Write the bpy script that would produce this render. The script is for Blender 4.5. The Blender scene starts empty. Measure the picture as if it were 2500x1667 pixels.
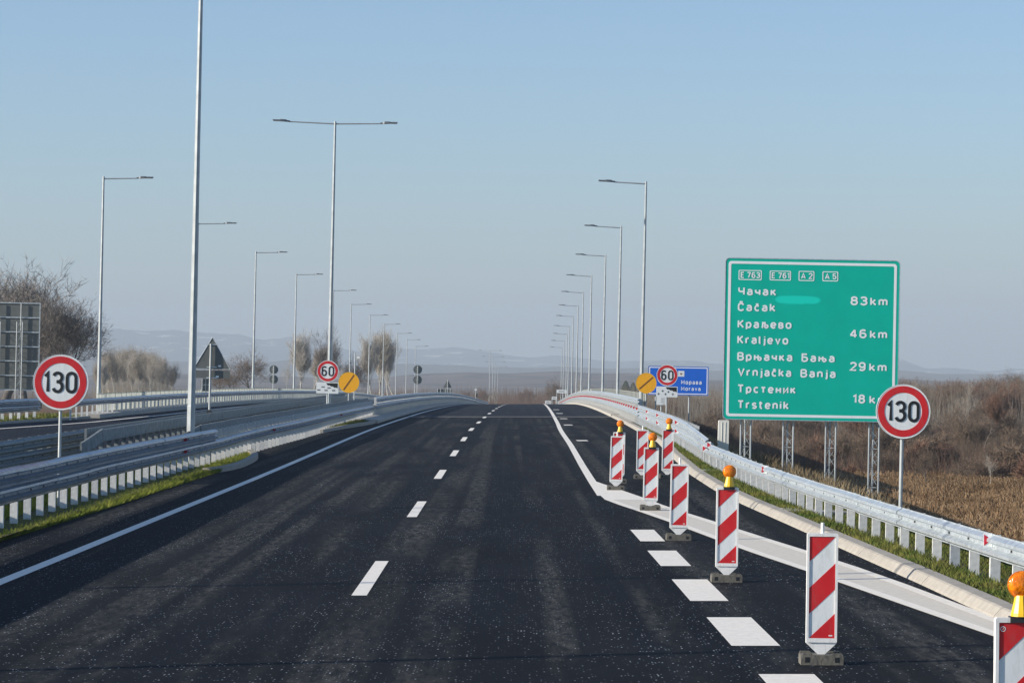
import bpy, math, random
from mathutils import Vector, Matrix
random.seed(7)
sc = bpy.context.scene
COL = sc.collection

# ------------------------------------------------------------------ camera, world, sun, exposure
F_PX, HOR, CAMH = 6815.0, 897.0, 2.8          # focal length in pixels of a 2500 px wide frame
cd = bpy.data.cameras.new('camera'); cam = bpy.data.objects.new('camera', cd); COL.objects.link(cam)
cam.location = (0, 0, CAMH); cam.rotation_euler = (math.pi/2, 0, 0)
cd.sensor_width = 36; cd.lens = 36*F_PX/2500; cd.shift_y = (HOR-833.5)/2500
cd.clip_start = 0.5; cd.clip_end = 60000
sc.camera = cam

SUN_EL, SUN_BACK = math.radians(19.5), math.radians(14)
S = Vector((-math.cos(SUN_EL)*math.cos(SUN_BACK), -math.cos(SUN_EL)*math.sin(SUN_BACK), math.sin(SUN_EL)))
world = bpy.data.worlds.new('World'); sc.world = world; world.use_nodes = True
wn = world.node_tree.nodes; wl = world.node_tree.links
bg = wn['Background']
sky = wn.new('ShaderNodeTexSky'); sky.sky_type = 'NISHITA'; sky.sun_disc = False
sky.sun_elevation = SUN_EL; sky.sun_rotation = math.atan2(S.x, S.y)
sky.altitude = 200; sky.air_density = 1.0; sky.dust_density = 0.6; sky.ozone_density = 2.5
tint = wn.new('ShaderNodeMix'); tint.data_type = 'RGBA'; tint.blend_type = 'MULTIPLY'; tint.inputs[0].default_value = 1
wl.new(sky.outputs['Color'], tint.inputs[6]); tint.inputs[7].default_value = (.845, 1.0, 1.19, 1)
wl.new(tint.outputs[2], bg.inputs['Color']); bg.inputs['Strength'].default_value = 0.085
sd = bpy.data.lights.new('sun', 'SUN'); sd.energy = 5.0; sd.angle = math.radians(0.5); sd.color = (1, 0.93, 0.82)
sun = bpy.data.objects.new('sun', sd); COL.objects.link(sun); sun.rotation_euler = S.to_track_quat('Z', 'Y').to_euler()
sc.view_settings.view_transform = 'Standard'; sc.view_settings.look = 'None'
sc.view_settings.exposure = 0.70; sc.view_settings.gamma = 1
sc.render.engine = 'CYCLES'
sc.cycles.volume_bounces = 1

TILT = math.radians(1.33)        # the carriageway's crossfall: everything upright stands 1.3 deg off the road's normal

# ------------------------------------------------------------------ helpers
def interp(x, pts):
    if x <= pts[0][0]: return pts[0][1]
    for (a, b), (c, d) in zip(pts, pts[1:]):
        if x <= c: return b+(d-b)*(x-a)/(c-a)
    return pts[-1][1]
def zr(y):                        # the road's own height: it crests on the bridge and falls away behind
    if y < 101: return 0.0
    if y < 400: return -2.9e-5*(y-101)**2
    return -2.9e-5*299**2-0.01734*(y-400)
def off(y):                       # slow bend to the right
    return 0.0073*(y-125) if y > 135 else (0.0073*(y-115)**2/40 if y > 115 else 0.0)
def gz(y): return -3.3-0.0092*max(0, y-60)
def at(px, py, d): return Vector(((px-1250)/F_PX*d, d, CAMH-(py-HOR)/F_PX*d))

def tag(o, label=None, cat=None, group=None, kind=None):
    if label: o['label'] = label
    if cat: o['category'] = cat
    if group: o['group'] = group
    if kind: o['kind'] = kind
    return o
def thing(name, loc, label, cat, group=None, tilt=True, rz=0):
    o = bpy.data.objects.new(name, None); COL.objects.link(o); o.location = loc
    o.empty_display_size = .2
    o.rotation_euler = (0, TILT if tilt else 0, rz)
    return tag(o, label, cat, group)
def link(name, me, parent=None, loc=(0, 0, 0), rot=(0, 0, 0), scale=(1, 1, 1)):
    o = bpy.data.objects.new(name, me); COL.objects.link(o)
    o.location = loc; o.rotation_euler = rot; o.scale = scale
    if parent: o.parent = parent
    return o
def copy_tree(o, parent=None):
    c = o.copy(); COL.objects.link(c); c.parent = parent
    for ch in list(o.children): copy_tree(ch, c)
    return c

class MB:
    def __init__(s): s.v = []; s.f = []
    def add(s, vs, fs):
        n = len(s.v); s.v += [tuple(v) for v in vs]; s.f += [tuple(i+n for i in f) for f in fs]; return s
    def box(s, x0, x1, y0, y1, z0, z1):
        return s.add([(x0,y0,z0),(x1,y0,z0),(x1,y1,z0),(x0,y1,z0),(x0,y0,z1),(x1,y0,z1),(x1,y1,z1),(x0,y1,z1)],
                     [(3,2,1,0),(4,5,6,7),(0,1,5,4),(1,2,6,5),(2,3,7,6),(3,0,4,7)])
    def tube(s, p, q, r, r2=None, n=8, cap=True):
        p = Vector(p); q = Vector(q); r2 = r if r2 is None else r2
        d = (q-p).normalized(); a = d.orthogonal().normalized(); b = d.cross(a)
        vs = []
        for c, rr in ((p, r), (q, r2)):
            for i in range(n):
                t = 2*math.pi*i/n; vs.append(c+(a*math.cos(t)+b*math.sin(t))*rr)
        fs = [(i, (i+1) % n, n+(i+1) % n, n+i) for i in range(n)]
        if cap: fs += [tuple(reversed(range(n))), tuple(range(n, 2*n))]
        return s.add(vs, fs)
    def prism(s, poly, y0, y1):     # polygon in (x,z), thick along y
        n = len(poly)
        vs = [(x, y0, z) for x, z in poly]+[(x, y1, z) for x, z in poly]
        return s.add(vs, [tuple(range(n)), tuple(reversed(range(n, 2*n)))]+[((i+1) % n, i, n+i, n+(i+1) % n) for i in range(n)])
    def ring(s, cx, cz, r0, r1, y0, y1, n=40):
        vs = []; fs = []
        for i in range(n):
            t = 2*math.pi*i/n; c, w = math.cos(t), math.sin(t)
            vs += [(cx+r0*c, y0, cz+r0*w), (cx+r1*c, y0, cz+r1*w), (cx+r1*c, y1, cz+r1*w), (cx+r0*c, y1, cz+r0*w)]
        for i in range(n):
            a = 4*i; b = 4*((i+1) % n)
            fs += [(a, b, b+1, a+1), (a+1, b+1, b+2, a+2), (a+2, b+2, b+3, a+3), (a+3, b+3, b, a)]
        return s.add(vs, fs)
    def disc(s, cx, cz, r, y0, y1, n=40):
        return s.prism([(cx+r*math.cos(2*math.pi*i/n), cz+r*math.sin(2*math.pi*i/n)) for i in range(n)], y0, y1)
    def lathe(s, prof, n=14, c=(0, 0, 0)):    # (r,z) about z
        vs = []; fs = []
        for r, z in prof:
            for i in range(n):
                t = 2*math.pi*i/n; vs.append((c[0]+r*math.cos(t), c[1]+r*math.sin(t), c[2]+z))
        for k in range(len(prof)-1):
            for i in range(n):
                a = k*n+i; b = k*n+(i+1) % n; fs.append((a, b, b+n, a+n))
        return s.add(vs, fs)
    def sweep(s, path, prof, closed=True, caps=True):   # prof (side, up); side>0 is to the right of travel
        m = len(prof); vs = []; fs = []
        for i, p in enumerate(path):
            a = path[max(0, i-1)]; b = path[min(len(path)-1, i+1)]
            t = Vector((b[0]-a[0], b[1]-a[1], 0)).normalized(); r = Vector((t.y, -t.x, 0))
            for u, w in prof: vs.append((p[0]+r.x*u, p[1]+r.y*u, p[2]+w))
        k = m if closed else m-1
        for i in range(len(path)-1):
            for j in range(k):
                a = i*m+j; b = i*m+(j+1) % m; fs.append((a, b, b+m, a+m))
        if caps and closed: fs += [tuple(range(m-1, -1, -1)), tuple(range((len(path)-1)*m, len(path)*m))]
        return s.add(vs, fs)
    def mesh(s, name, mat, smooth=False, org=(0, 0, 0)):
        me = bpy.data.meshes.new(name)
        me.from_pydata([(v[0]-org[0], v[1]-org[1], v[2]-org[2]) for v in s.v], [], s.f)
        me.materials.append(mat)
        if smooth: me.polygons.foreach_set('use_smooth', [True]*len(me.polygons))
        me.update(); return me
    def build(s, name, mat, parent=None, smooth=False, org=(0, 0, 0), **k):
        return link(name, s.mesh(name, mat, smooth, org), parent, **k)

# ------------------------------------------------------------------ materials
def mat(name, col, rough=.6, metal=0, var=0.12, scale=6, bump=0, spec=None, trans=0, detail=5):
    m = bpy.data.materials.new(name); m.use_nodes = True; nt = m.node_tree; n = nt.nodes; l = nt.links
    b = n['Principled BSDF']; b.inputs['Roughness'].default_value = rough; b.inputs['Metallic'].default_value = metal
    if spec is not None: b.inputs['Specular IOR Level'].default_value = spec
    if trans: b.inputs['Transmission Weight'].default_value = trans
    tc = n.new('ShaderNodeTexCoord'); no = n.new('ShaderNodeTexNoise'); no.inputs['Scale'].default_value = scale
    no.inputs['Detail'].default_value = detail; l.new(tc.outputs['Object'], no.inputs['Vector'])
    r = n.new('ShaderNodeValToRGB'); l.new(no.outputs['Fac'], r.inputs['Fac'])
    r.color_ramp.elements[0].position = .3; r.color_ramp.elements[1].position = .7
    r.color_ramp.elements[0].color = (*[c*(1-var) for c in col], 1); r.color_ramp.elements[1].color = (*[min(1, c*(1+var)) for c in col], 1)
    l.new(r.outputs['Color'], b.inputs['Base Color'])
    if bump:
        bp = n.new('ShaderNodeBump'); bp.inputs['Strength'].default_value = bump; bp.inputs['Distance'].default_value = .02
        l.new(no.outputs['Fac'], bp.inputs['Height']); l.new(bp.outputs['Normal'], b.inputs['Normal'])
    return m
def node(m): return m.node_tree.nodes, m.node_tree.links, m.node_tree.nodes['Principled BSDF']

M = {}
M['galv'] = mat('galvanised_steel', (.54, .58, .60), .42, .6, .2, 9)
M['galv_l'] = mat('shaded_galvanised_steel', (.24, .30, .38), .32, .85, .3, 7)  # left rails: same steel, with shade and sky blue put into the colour
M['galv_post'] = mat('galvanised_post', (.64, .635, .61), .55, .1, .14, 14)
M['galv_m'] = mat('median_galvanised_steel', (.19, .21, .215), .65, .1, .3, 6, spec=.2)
M['galv_dull'] = mat('dark_galvanising', (.17, .20, .21), .6, .3, .2, 9)  # darker galvanising for the rail behind the left speed sign
M['pole'] = mat('lamp_pole_steel', (.38, .40, .40), .45, .35, .15, 3)
M['luminaire'] = mat('luminaire_grey', (.10, .11, .12), .5, .2, .1, 8)
M['lens'] = mat('luminaire_glass', (.5, .5, .48), .2)
M['concrete'] = mat('kerb_concrete', (.345, .31, .26), .85, 0, .14, 5, .3)
M['concrete2'] = mat('bridge_concrete', (.40, .37, .32), .85, 0, .12, 2, .3)
M['white'] = mat('white_frame_plastic', (.84, .82, .78), .45, 0, .05, 12)
M['retro'] = mat('white_reflective_sheet', (.80, .81, .79), .35, 0, .04, 5)
M['red'] = mat('red_reflective_sheet', (.62, .015, .02), .35, 0, .10, 5)
def dirt(m, amt=.45):
    n, l, p = node(m); src = p.inputs['Base Color'].links[0].from_socket
    tc = n.new('ShaderNodeTexCoord'); mp = n.new('ShaderNodeMapping'); mp.inputs['Scale'].default_value = (9, 9, 2.2); l.new(tc.outputs['Object'], mp.inputs['Vector'])
    no = n.new('ShaderNodeTexNoise'); no.inputs['Scale'].default_value = 2.4; no.inputs['Detail'].default_value = 7; no.inputs['Roughness'].default_value = .7; l.new(mp.outputs[0], no.inputs['Vector'])
    r = n.new('ShaderNodeValToRGB'); r.color_ramp.elements[0].position = .5; r.color_ramp.elements[1].position = .8; r.color_ramp.elements[1].color = (amt, amt, amt, 1); l.new(no.outputs['Fac'], r.inputs['Fac'])
    mx = n.new('ShaderNodeMix'); mx.data_type = 'RGBA'; l.new(r.outputs['Color'], mx.inputs[0]); l.new(src, mx.inputs[6]); mx.inputs[7].default_value = (.20, .18, .15, 1); l.new(mx.outputs[2], p.inputs['Base Color'])
dirt(M['white'], .5); dirt(M['retro'], .3); dirt(M['red'], .35); dirt(M['galv'], .3); dirt(M['galv_post'], .4); dirt(M['concrete'], .5)
M['black'] = mat('black_print', (.012, .013, .015), .5, 0, .1)
M['orange'] = mat('orange_reflective_sheet', (.92, .42, .01), .4, 0, .08, 8)
M['slash'] = mat('dark_slash_print', (.22, .09, .02), .5)
M['green'] = mat('green_board_sheet', (0.0, .46, .335), .5, 0, .05, 1.5)
M['whitetext'] = mat('white_letter_sheet', (.88, .87, .86), .4, 0, .03)
M['blue'] = mat('blue_board_sheet', (.008, .13, .62), .4, 0, .06, 2)
M['signback'] = mat('grey_sign_back', (.115, .125, .12), .55, .2, .12, 3)
M['amber'] = mat('amber_lens', (.88, .21, .006), .10, 0, .35, 22, .8)
M['amber'].node_tree.nodes['Principled BSDF'].inputs['Subsurface Weight'].default_value = .35
M['amber'].node_tree.nodes['Principled BSDF'].inputs['Subsurface Scale'].default_value = .03
M['yellow'] = mat('yellow_lamp_body', (.85, .50, .015), .4, 0, .08, 9)
M['dark'] = mat('dark_bracket', (.03, .032, .035), .5)
M['slab'] = mat('pale_marker_concrete', (.80, .77, .70), .8, 0, .05, 3)
M['rubber'] = mat('recycled_rubber_foot', (.13, .12, .10), .9, 0, .3, 18, .5)
M['fence'] = mat('pale_corrugated_panel', (.60, .60, .54), .6, 0, .06, 2)
n, l, p = node(M['fence']); tr = n.new('ShaderNodeBsdfTranslucent'); tr.inputs['Color'].default_value = (.62, .64, .58, 1)
ms = n.new('ShaderNodeMixShader'); ms.inputs[0].default_value = .45; l.new(p.outputs[0], ms.inputs[1]); l.new(tr.outputs[0], ms.inputs[2]); l.new(ms.outputs[0], n['Material Output'].inputs['Surface'])
M['redref'] = mat('red_reflector', (.55, .01, .03), .3)
M['bark'] = mat('bare_bark', (.145, .12, .10), .9, 0, .35, 4)
M['bark_dark'] = mat('dark_bark', (.085, .072, .064), .9, 0, .35, 4)
M['birch'] = mat('pale_bark', (.42, .39, .34), .85, 0, .4, 3)
M['twig'] = mat('twig_brown', (.175, .12, .078), .9, 0, .3, 2)
M['twig_pale'] = mat('twig_pale', (.30, .25, .19), .9, 0, .3, 2)
M['twig_red'] = mat('twig_rust', (.18, .095, .06), .9, 0, .3, 2)
M['twig_haze'] = mat('twig_hazed', (.42, .38, .33), .9, 0, .3, 2)  # poplar twigs, paled with distance haze put into the colour
M['twig_grey'] = mat('twig_grey', (.20, .17, .145), .9, 0, .3, 2)
M['evergreen'] = mat('evergreen_needles', (.03, .055, .035), .9, 0, .3, 2)
M['bankgrass'] = mat('dead_grass_ground', (.15, .115, .062), .95, 0, .35, .8, .6)
M['stone'] = mat('median_gravel', (.13, .125, .115), .95, 0, .3, 6, .6)

def grass_mat(name, a, b, sc_=3):
    m = bpy.data.materials.new(name); m.use_nodes = True; n, l, p = node(m)
    p.inputs['Roughness'].default_value = .9; p.inputs['Specular IOR Level'].default_value = .15
    tc = n.new('ShaderNodeTexCoord'); no = n.new('ShaderNodeTexNoise'); no.inputs['Scale'].default_value = sc_; no.inputs['Detail'].default_value = 6
    l.new(tc.outputs['Object'], no.inputs['Vector']); r = n.new('ShaderNodeValToRGB'); l.new(no.outputs['Fac'], r.inputs['Fac'])
    r.color_ramp.elements[0].position = .38; r.color_ramp.elements[1].position = .62
    r.color_ramp.elements[0].color = (*a, 1); r.color_ramp.elements[1].color = (*b, 1)
    l.new(r.outputs['Color'], p.inputs['Base Color']); return m
M['grass'] = grass_mat('verge_grass', (.07, .11, .02), (.19, .175, .045), 1.4)
M['grass_l'] = grass_mat('left_verge_grass', (.12, .16, .02), (.26, .27, .05), 1.4)
M['verge_soil'] = grass_mat('verge_soil', (.045, .05, .018), (.085, .07, .035), 5)
M['corn'] = grass_mat('dry_maize', (.15, .088, .042), (.42, .27, .145), .5)
M['reed'] = grass_mat('dry_reed', (.13, .095, .055), (.26, .20, .12), .3)
M['fascia'] = mat('bridge_deck_side', (.33, .32, .30), .85, 0, .1, .5)

# asphalt: dark binder with pale stones, dusty wheel tracks drawn out along the road
def asphalt(name, base=(.0066, .0080, .0108), dust=1.0):
    m = bpy.data.materials.new(name); m.use_nodes = True; n, l, p = node(m)
    geo = n.new('ShaderNodeNewGeometry')
    def mp(sx, sy, sz=1, loc=(0, 0, 0)):
        a = n.new('ShaderNodeMapping'); a.inputs['Scale'].default_value = (sx, sy, sz); a.inputs['Location'].default_value = loc
        l.new(geo.outputs['Position'], a.inputs['Vector']); return a
    def noise(v, s, det=4, ro=.6):
        a = n.new('ShaderNodeTexNoise'); a.inputs['Scale'].default_value = s; a.inputs['Detail'].default_value = det; a.inputs['Roughness'].default_value = ro
        l.new(v.outputs[0], a.inputs['Vector']); return a
    def ramp(i, lo, hi, c0=(0, 0, 0), c1=(1, 1, 1)):
        a = n.new('ShaderNodeValToRGB'); a.color_ramp.elements[0].position = lo; a.color_ramp.elements[1].position = hi
        a.color_ramp.elements[0].color = (*c0, 1); a.color_ramp.elements[1].color = (*c1, 1); l.new(i, a.inputs['Fac']); return a
    def mul(a, b):
        q = n.new('ShaderNodeMath'); q.operation = 'MULTIPLY'; l.new(a, q.inputs[0])
        if isinstance(b, float): q.inputs[1].default_value = b
        else: l.new(b, q.inputs[1])
        return q.outputs[0]
    def mix(f, a, b):
        q = n.new('ShaderNodeMix'); q.data_type = 'RGBA'
        l.new(f, q.inputs[0])
        for k, x in ((6, a), (7, b)):
            if isinstance(x, tuple): q.inputs[k].default_value = (*x, 1)
            else: l.new(x, q.inputs[k])
        return q.outputs[2]
    # base tone variation
    c = ramp(noise(mp(1, .25), .8, 6).outputs['Fac'], .3, .75, tuple(x*.75 for x in base), tuple(x*1.6 for x in base)).outputs['Color']
    # brownish film of dust
    film = ramp(noise(mp(.9, .05, 1, (3, 1, 0)), .9, 5).outputs['Fac'], .42, .75).outputs['Color']
    c = mix(mul(film, .30*dust), c, (.028, .0255, .021))
    # streaks along the wheel tracks
    tracks = ramp(noise(mp(1.7, .006, 1, (.6, 0, 0)), 1.1, 1).outputs['Fac'], .48, .60).outputs['Color']
    br = ramp(noise(mp(2.6, .5, 1, (7, 2, 0)), 3.2, 9, .8).outputs['Fac'], .42, .64).outputs['Color']
    pat = ramp(noise(mp(.6, .07, 1, (1, 9, 0)), 1.0, 3).outputs['Fac'], .40, .56).outputs['Color']
    c = mix(mul(mul(mul(tracks, br), pat), .78*dust), c, (.10, .095, .084))
    # loose pale chippings
    vo = n.new('ShaderNodeTexVoronoi'); vo.inputs['Scale'].default_value = 30; l.new(mp(1, .5, 1).outputs[0], vo.inputs['Vector'])
    dot = ramp(vo.outputs['Distance'], .18, .32, (1, 1, 1), (0, 0, 0)).outputs['Color']
    sep = n.new('ShaderNodeSeparateColor'); l.new(vo.outputs['Color'], sep.inputs[0])
    pick = ramp(sep.outputs[0], .74, .78).outputs['Color']
    clus = ramp(noise(mp(1.2, .16, 1, (5, 5, 0)), 1.0, 4).outputs['Fac'], .40, .62, (.16, .16, .16), (1, 1, 1)).outputs['Color']
    tone = ramp(sep.outputs[1], 0, 1, (.04, .045, .05), (.80, .84, .88)).outputs['Color']
    c = mix(mul(mul(mul(dot, pick), clus), .85), c, tone)
    l.new(c, p.inputs['Base Color'])
    p.inputs['Roughness'].default_value = .85; p.inputs['Specular IOR Level'].default_value = .07
    bp = n.new('ShaderNodeBump'); bp.inputs['Strength'].default_value = .6; bp.inputs['Distance'].default_value = .008
    l.new(noise(mp(1, 1), 60, 3).outputs['Fac'], bp.inputs['Height']); l.new(bp.outputs['Normal'], p.inputs['Normal'])
    return m
M['asphalt'] = asphalt('asphalt')
M['asphalt_b'] = asphalt('bridge_asphalt', (.012, .0155, .023), .35)
# road paint with ribbing and wear
def paint(name, col):
    m = mat(name, col, .7, 0, .07, 9); n, l, p = node(m)
    g = n.new('ShaderNodeNewGeometry'); w = n.new('ShaderNodeTexWave'); w.bands_direction = 'Y'; w.inputs['Scale'].default_value = 5; w.inputs['Distortion'].default_value = .5
    l.new(g.outputs['Position'], w.inputs['Vector'])
    bp = n.new('ShaderNodeBump'); bp.inputs['Strength'].default_value = .5; bp.inputs['Distance'].default_value = .006
    l.new(w.outputs['Fac'], bp.inputs['Height']); l.new(bp.outputs['Normal'], p.inputs['Normal']); return m
M['paint'] = paint('road_paint', (.84, .775, .67))
M['paint2'] = paint('band_paint', (.66, .60, .50))

dirt(M['paint'], .35); dirt(M['paint2'], .35)
# ------------------------------------------------------------------ ground, hills, mountains
def grid_obj(name, xs, ys, zf, m, **k):
    v = [(x, y, zf(x, y)) for y in ys for x in xs]; nx = len(xs)
    f = [(j*nx+i, j*nx+i+1, (j+1)*nx+i+1, (j+1)*nx+i) for j in range(len(ys)-1) for i in range(nx-1)]
    b = MB(); b.add(v, f); return b.build(name, m, smooth=True, **k)
from mathutils import noise as mnoise
def fbm(x, y, o=5, s=1.0):
    a = 0; w = 1
    for i in range(o):
        a += w*mnoise.noise(Vector((x*s, y*s, 3.7*i))); w *= .5; s *= 2.03
    return a
def ground_z(x, y):
    z = gz(y)
    z += .25*fbm(x, y, 3, .03)
    # embankment carrying the carriageways, out to the bridge
    if y < 175:
        L = -23 if y < 250 else -22
        k = 1 if y < 135 else max(0, 1-(y-135)/30)
        top_r, top_l = -.08+zr(y), .42
        if x > 7: t = max(0, 1-(x-7)/6.5); zz = top_r
        elif x < L: t = max(0, 1-(L-x)/10); zz = top_l
        else: t = 1; zz = -.35
        t = t*t*(3-2*t)*k
        z = z*(1-t)+zz*t
    return z
def rng(a, b, s):
    r = []; 
    while a < b: r.append(a); a += s
    r.append(b); return r
gx = [-9000, -4000, -1500, -600, -300, -150, -90]+rng(-60, 60, 1.5)+[90, 150, 300, 600, 1500, 4000, 9000]
gy = [-150, -60, -20]+rng(0, 260, 3)+rng(275, 600, 25)+[700, 900, 1300, 2000, 3500, 6000, 9000, 12400]
M['field'] = grass_mat('dry_field_ground', (.10, .072, .04), (.19, .145, .085), .05)
g = grid_obj('ground', gx, gy, ground_z, M['field']); tag(g, kind='structure')
n, l, p = node(M['field'])

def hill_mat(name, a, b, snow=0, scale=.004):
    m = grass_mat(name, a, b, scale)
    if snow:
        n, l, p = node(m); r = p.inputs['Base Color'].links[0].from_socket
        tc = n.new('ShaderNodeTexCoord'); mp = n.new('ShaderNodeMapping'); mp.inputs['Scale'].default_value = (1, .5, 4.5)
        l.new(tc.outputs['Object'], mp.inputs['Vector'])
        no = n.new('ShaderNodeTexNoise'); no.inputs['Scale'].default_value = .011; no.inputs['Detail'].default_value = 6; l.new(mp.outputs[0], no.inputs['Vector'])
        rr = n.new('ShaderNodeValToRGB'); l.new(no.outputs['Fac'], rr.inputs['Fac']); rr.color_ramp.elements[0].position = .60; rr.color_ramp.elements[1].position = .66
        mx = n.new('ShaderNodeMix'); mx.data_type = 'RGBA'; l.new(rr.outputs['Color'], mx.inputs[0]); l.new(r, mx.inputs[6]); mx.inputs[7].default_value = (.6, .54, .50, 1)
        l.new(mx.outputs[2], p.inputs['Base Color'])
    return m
def ridge(name, prof, y0, y1, y2, m, nz, nx=170, ny=16):
    vs = []; fs = []
    for j in range(ny+1):
        t = j/ny; Y = y0+(y2-y0)*t
        for i in range(nx+1):
            px = -500+3500*i/nx
            X = (px-1250)/F_PX*y1*(Y/y1)
            top = CAMH+(HOR-interp(px, prof))/F_PX*y1
            base = gz(Y)-3
            k = (Y-y0)/(y1-y0) if Y < y1 else max(0, 1-(Y-y1)/(y2-y1))
            k = k**.8
            h = base+(top-base)*k+nz*fbm(X/(y1*.035), Y/(y1*.05), 5)*(.15+.85*k)*(1 if Y < y1*1.0 else .7)
            vs.append((X, Y, h))
    for j in range(ny):
        for i in range(nx): a = j*(nx+1)+i; fs.append((a, a+1, a+nx+2, a+nx+1))
    b = MB(); b.add(vs, fs); return tag(b.build(name, m, smooth=True), kind='structure')
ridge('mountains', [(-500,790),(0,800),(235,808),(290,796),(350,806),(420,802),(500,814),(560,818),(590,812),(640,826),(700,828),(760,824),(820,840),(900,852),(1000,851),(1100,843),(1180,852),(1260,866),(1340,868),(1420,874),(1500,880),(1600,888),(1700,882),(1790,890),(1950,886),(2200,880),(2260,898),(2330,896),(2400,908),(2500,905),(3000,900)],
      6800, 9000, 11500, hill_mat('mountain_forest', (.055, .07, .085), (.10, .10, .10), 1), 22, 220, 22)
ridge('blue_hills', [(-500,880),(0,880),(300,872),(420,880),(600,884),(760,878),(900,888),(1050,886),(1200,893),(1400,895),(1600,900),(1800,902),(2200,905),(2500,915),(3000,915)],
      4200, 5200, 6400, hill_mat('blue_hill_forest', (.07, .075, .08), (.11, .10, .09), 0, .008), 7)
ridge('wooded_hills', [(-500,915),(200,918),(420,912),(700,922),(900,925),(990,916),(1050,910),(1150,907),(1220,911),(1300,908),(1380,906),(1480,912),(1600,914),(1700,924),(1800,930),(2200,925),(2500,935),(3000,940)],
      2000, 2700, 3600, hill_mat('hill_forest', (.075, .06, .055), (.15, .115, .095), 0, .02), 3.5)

# ------------------------------------------------------------------ carriageways
def strip(name, ys, xl, xr, zf, m, parent=None, nx=1, **k):
    v = []; f = []
    for y in ys:
        a, b = xl(y), xr(y)
        for i in range(nx+1): x = a+(b-a)*i/nx; v.append((x, y, zf(x, y)))
    for j in range(len(ys)-1):
        for i in range(nx): q = j*(nx+1)+i; f.append((q, q+1, q+nx+2, q+nx+1))
    b = MB(); b.add(v, f); return b.build(name, m, parent, **k)
KERB_R = [(5, 6.1), (20, 5.75), (31, 5.38), (36, 5.28), (43, 5.1), (50, 4.92), (57, 4.72), (64, 4.62), (73, 4.66), (88, 5.0), (105, 5.45), (130, 5.55)]
def kerb_r(y): return interp(y, KERB_R)+off(y)
RAIL_R = [(5, 7.2), (20, 6.65), (30, 6.3), (35, 6.1), (41, 5.9), (50, 5.62), (56, 5.5), (63, 5.42), (77, 5.42), (90, 5.65), (101, 5.85), (130, 6.0)]
def rail_r(y): return interp(y, RAIL_R)+off(y)
RAIL_L = [(5, -8.55), (75, -8.52), (90, -8.5), (100, -8.36), (110, -8.2), (130, -8.1)]
def rail_l(y): return interp(y, RAIL_L)+off(y)
ys_road = rng(-30, 170, 5)+rng(175, 800, 7)
rd = strip('road', [y for y in ys_road if y <= 166], lambda y: -9.4+off(y), lambda y: 6.3+off(y), lambda x, y: zr(y), M['asphalt']); tag(rd, kind='structure')
bd = strip('bridge_road', [165.6]+[y for y in ys_road if y > 166], lambda y: -8.9+off(y), lambda y: 6.4+off(y), lambda x, y: zr(y)+.002, M['asphalt_b']); tag(bd, kind='structure')
b = MB(); b.sweep([(off(y)-1.25, y, zr(y)) for y in rng(150, 800, 8)], [(-7.75, -.03), (7.75, -.03), (7.75, -.9), (6.5, -1.5), (-6.5, -1.5), (-7.75, -.9)])
tag(b.build('bridge_deck', M['fascia']), kind='structure')
def zo(y): return zr(y)+.5
OPP_L = [(60, -25.5), (107, -20.6), (128, -18.9), (146, -18.6)]
opl = lambda y: interp(y, OPP_L)
opr = lambda y: -10.9+off(y)*.6
ro = strip('opposite_road', [y for y in ys_road], lambda y: opl(y)-.2, opr, lambda x, y: zr(y)+.5-(x+19)*.028, M['asphalt_b']); tag(ro, kind='structure')
b = MB(); b.sweep([(-15.6, y, zr(y)) for y in rng(150, 800, 10)], [(-5.2, .42), (4.2, .15), (4.2, -.9), (3, -1.5), (-4.4, -1.5), (-5.2, -.9)])
tag(b.build('opposite_bridge_deck', M['fascia']), kind='structure')
# piers under both decks
for i, y in enumerate(range(190, 560, 45)):
    for cx in (-1.25+off(y), -15.6):
        b = MB(); b.lathe([(.55, gz(y)-1), (.55, zr(y)-1.45)], 12, (cx-3, y, 0)); b.lathe([(.55, gz(y)-1), (.55, zr(y)-1.45)], 12, (cx+3, y, 0))
        b.box(cx-4.4, cx+4.4, y-.7, y+.7, zr(y)-2.1, zr(y)-1.52)
        tag(b.build('bridge_pier', M['fascia']), kind='structure')
# median
md = strip('median', [y for y in ys_road if y <= 152], lambda y: -11.8, lambda y: -8.15 if y < 76 else -8.9+off(y), lambda x, y: zr(y)+(.09 if x > -10 else .24), M['verge_soil'], nx=1); tag(md, kind='structure')

# painted markings, pieces of the road
Z1 = .004
def line(par, ys, xf, w, m=M['paint'], name='edge_line', zadd=0.0):
    return strip(name, ys, lambda y: xf(y)-w/2, lambda y: xf(y)+w/2, lambda x, y: zr(y)+Z1+zadd, m, par)
ll = lambda y: interp(y, [(0, -6.72), (36, -6.69), (41, -6.65), (68, -6.49), (80, -6.45), (140, -6.42)])+off(y)
line(rd, rng(5, 165, 4), ll, .2)
line(bd, rng(166, 780, 7), ll, .2, zadd=.003)
rl = lambda y: interp(y, [(59, 1.96), (69, 1.97), (80, 2.01), (101, 2.12), (141, 2.2)])+off(y)
line(rd, [61]+rng(64, 165, 4), rl, .2)
line(bd, rng(166, 780, 7), rl, .2, zadd=.003)
for k in range(0, 36):
    y0 = 34.3+18*k
    par = rd if y0 < 160 else bd
    line(par, rng(y0, y0+6.1, 1.6), lambda y: -1.88+off(y), .19, name='lane_dash', zadd=0 if par is rd else .003)
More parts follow.
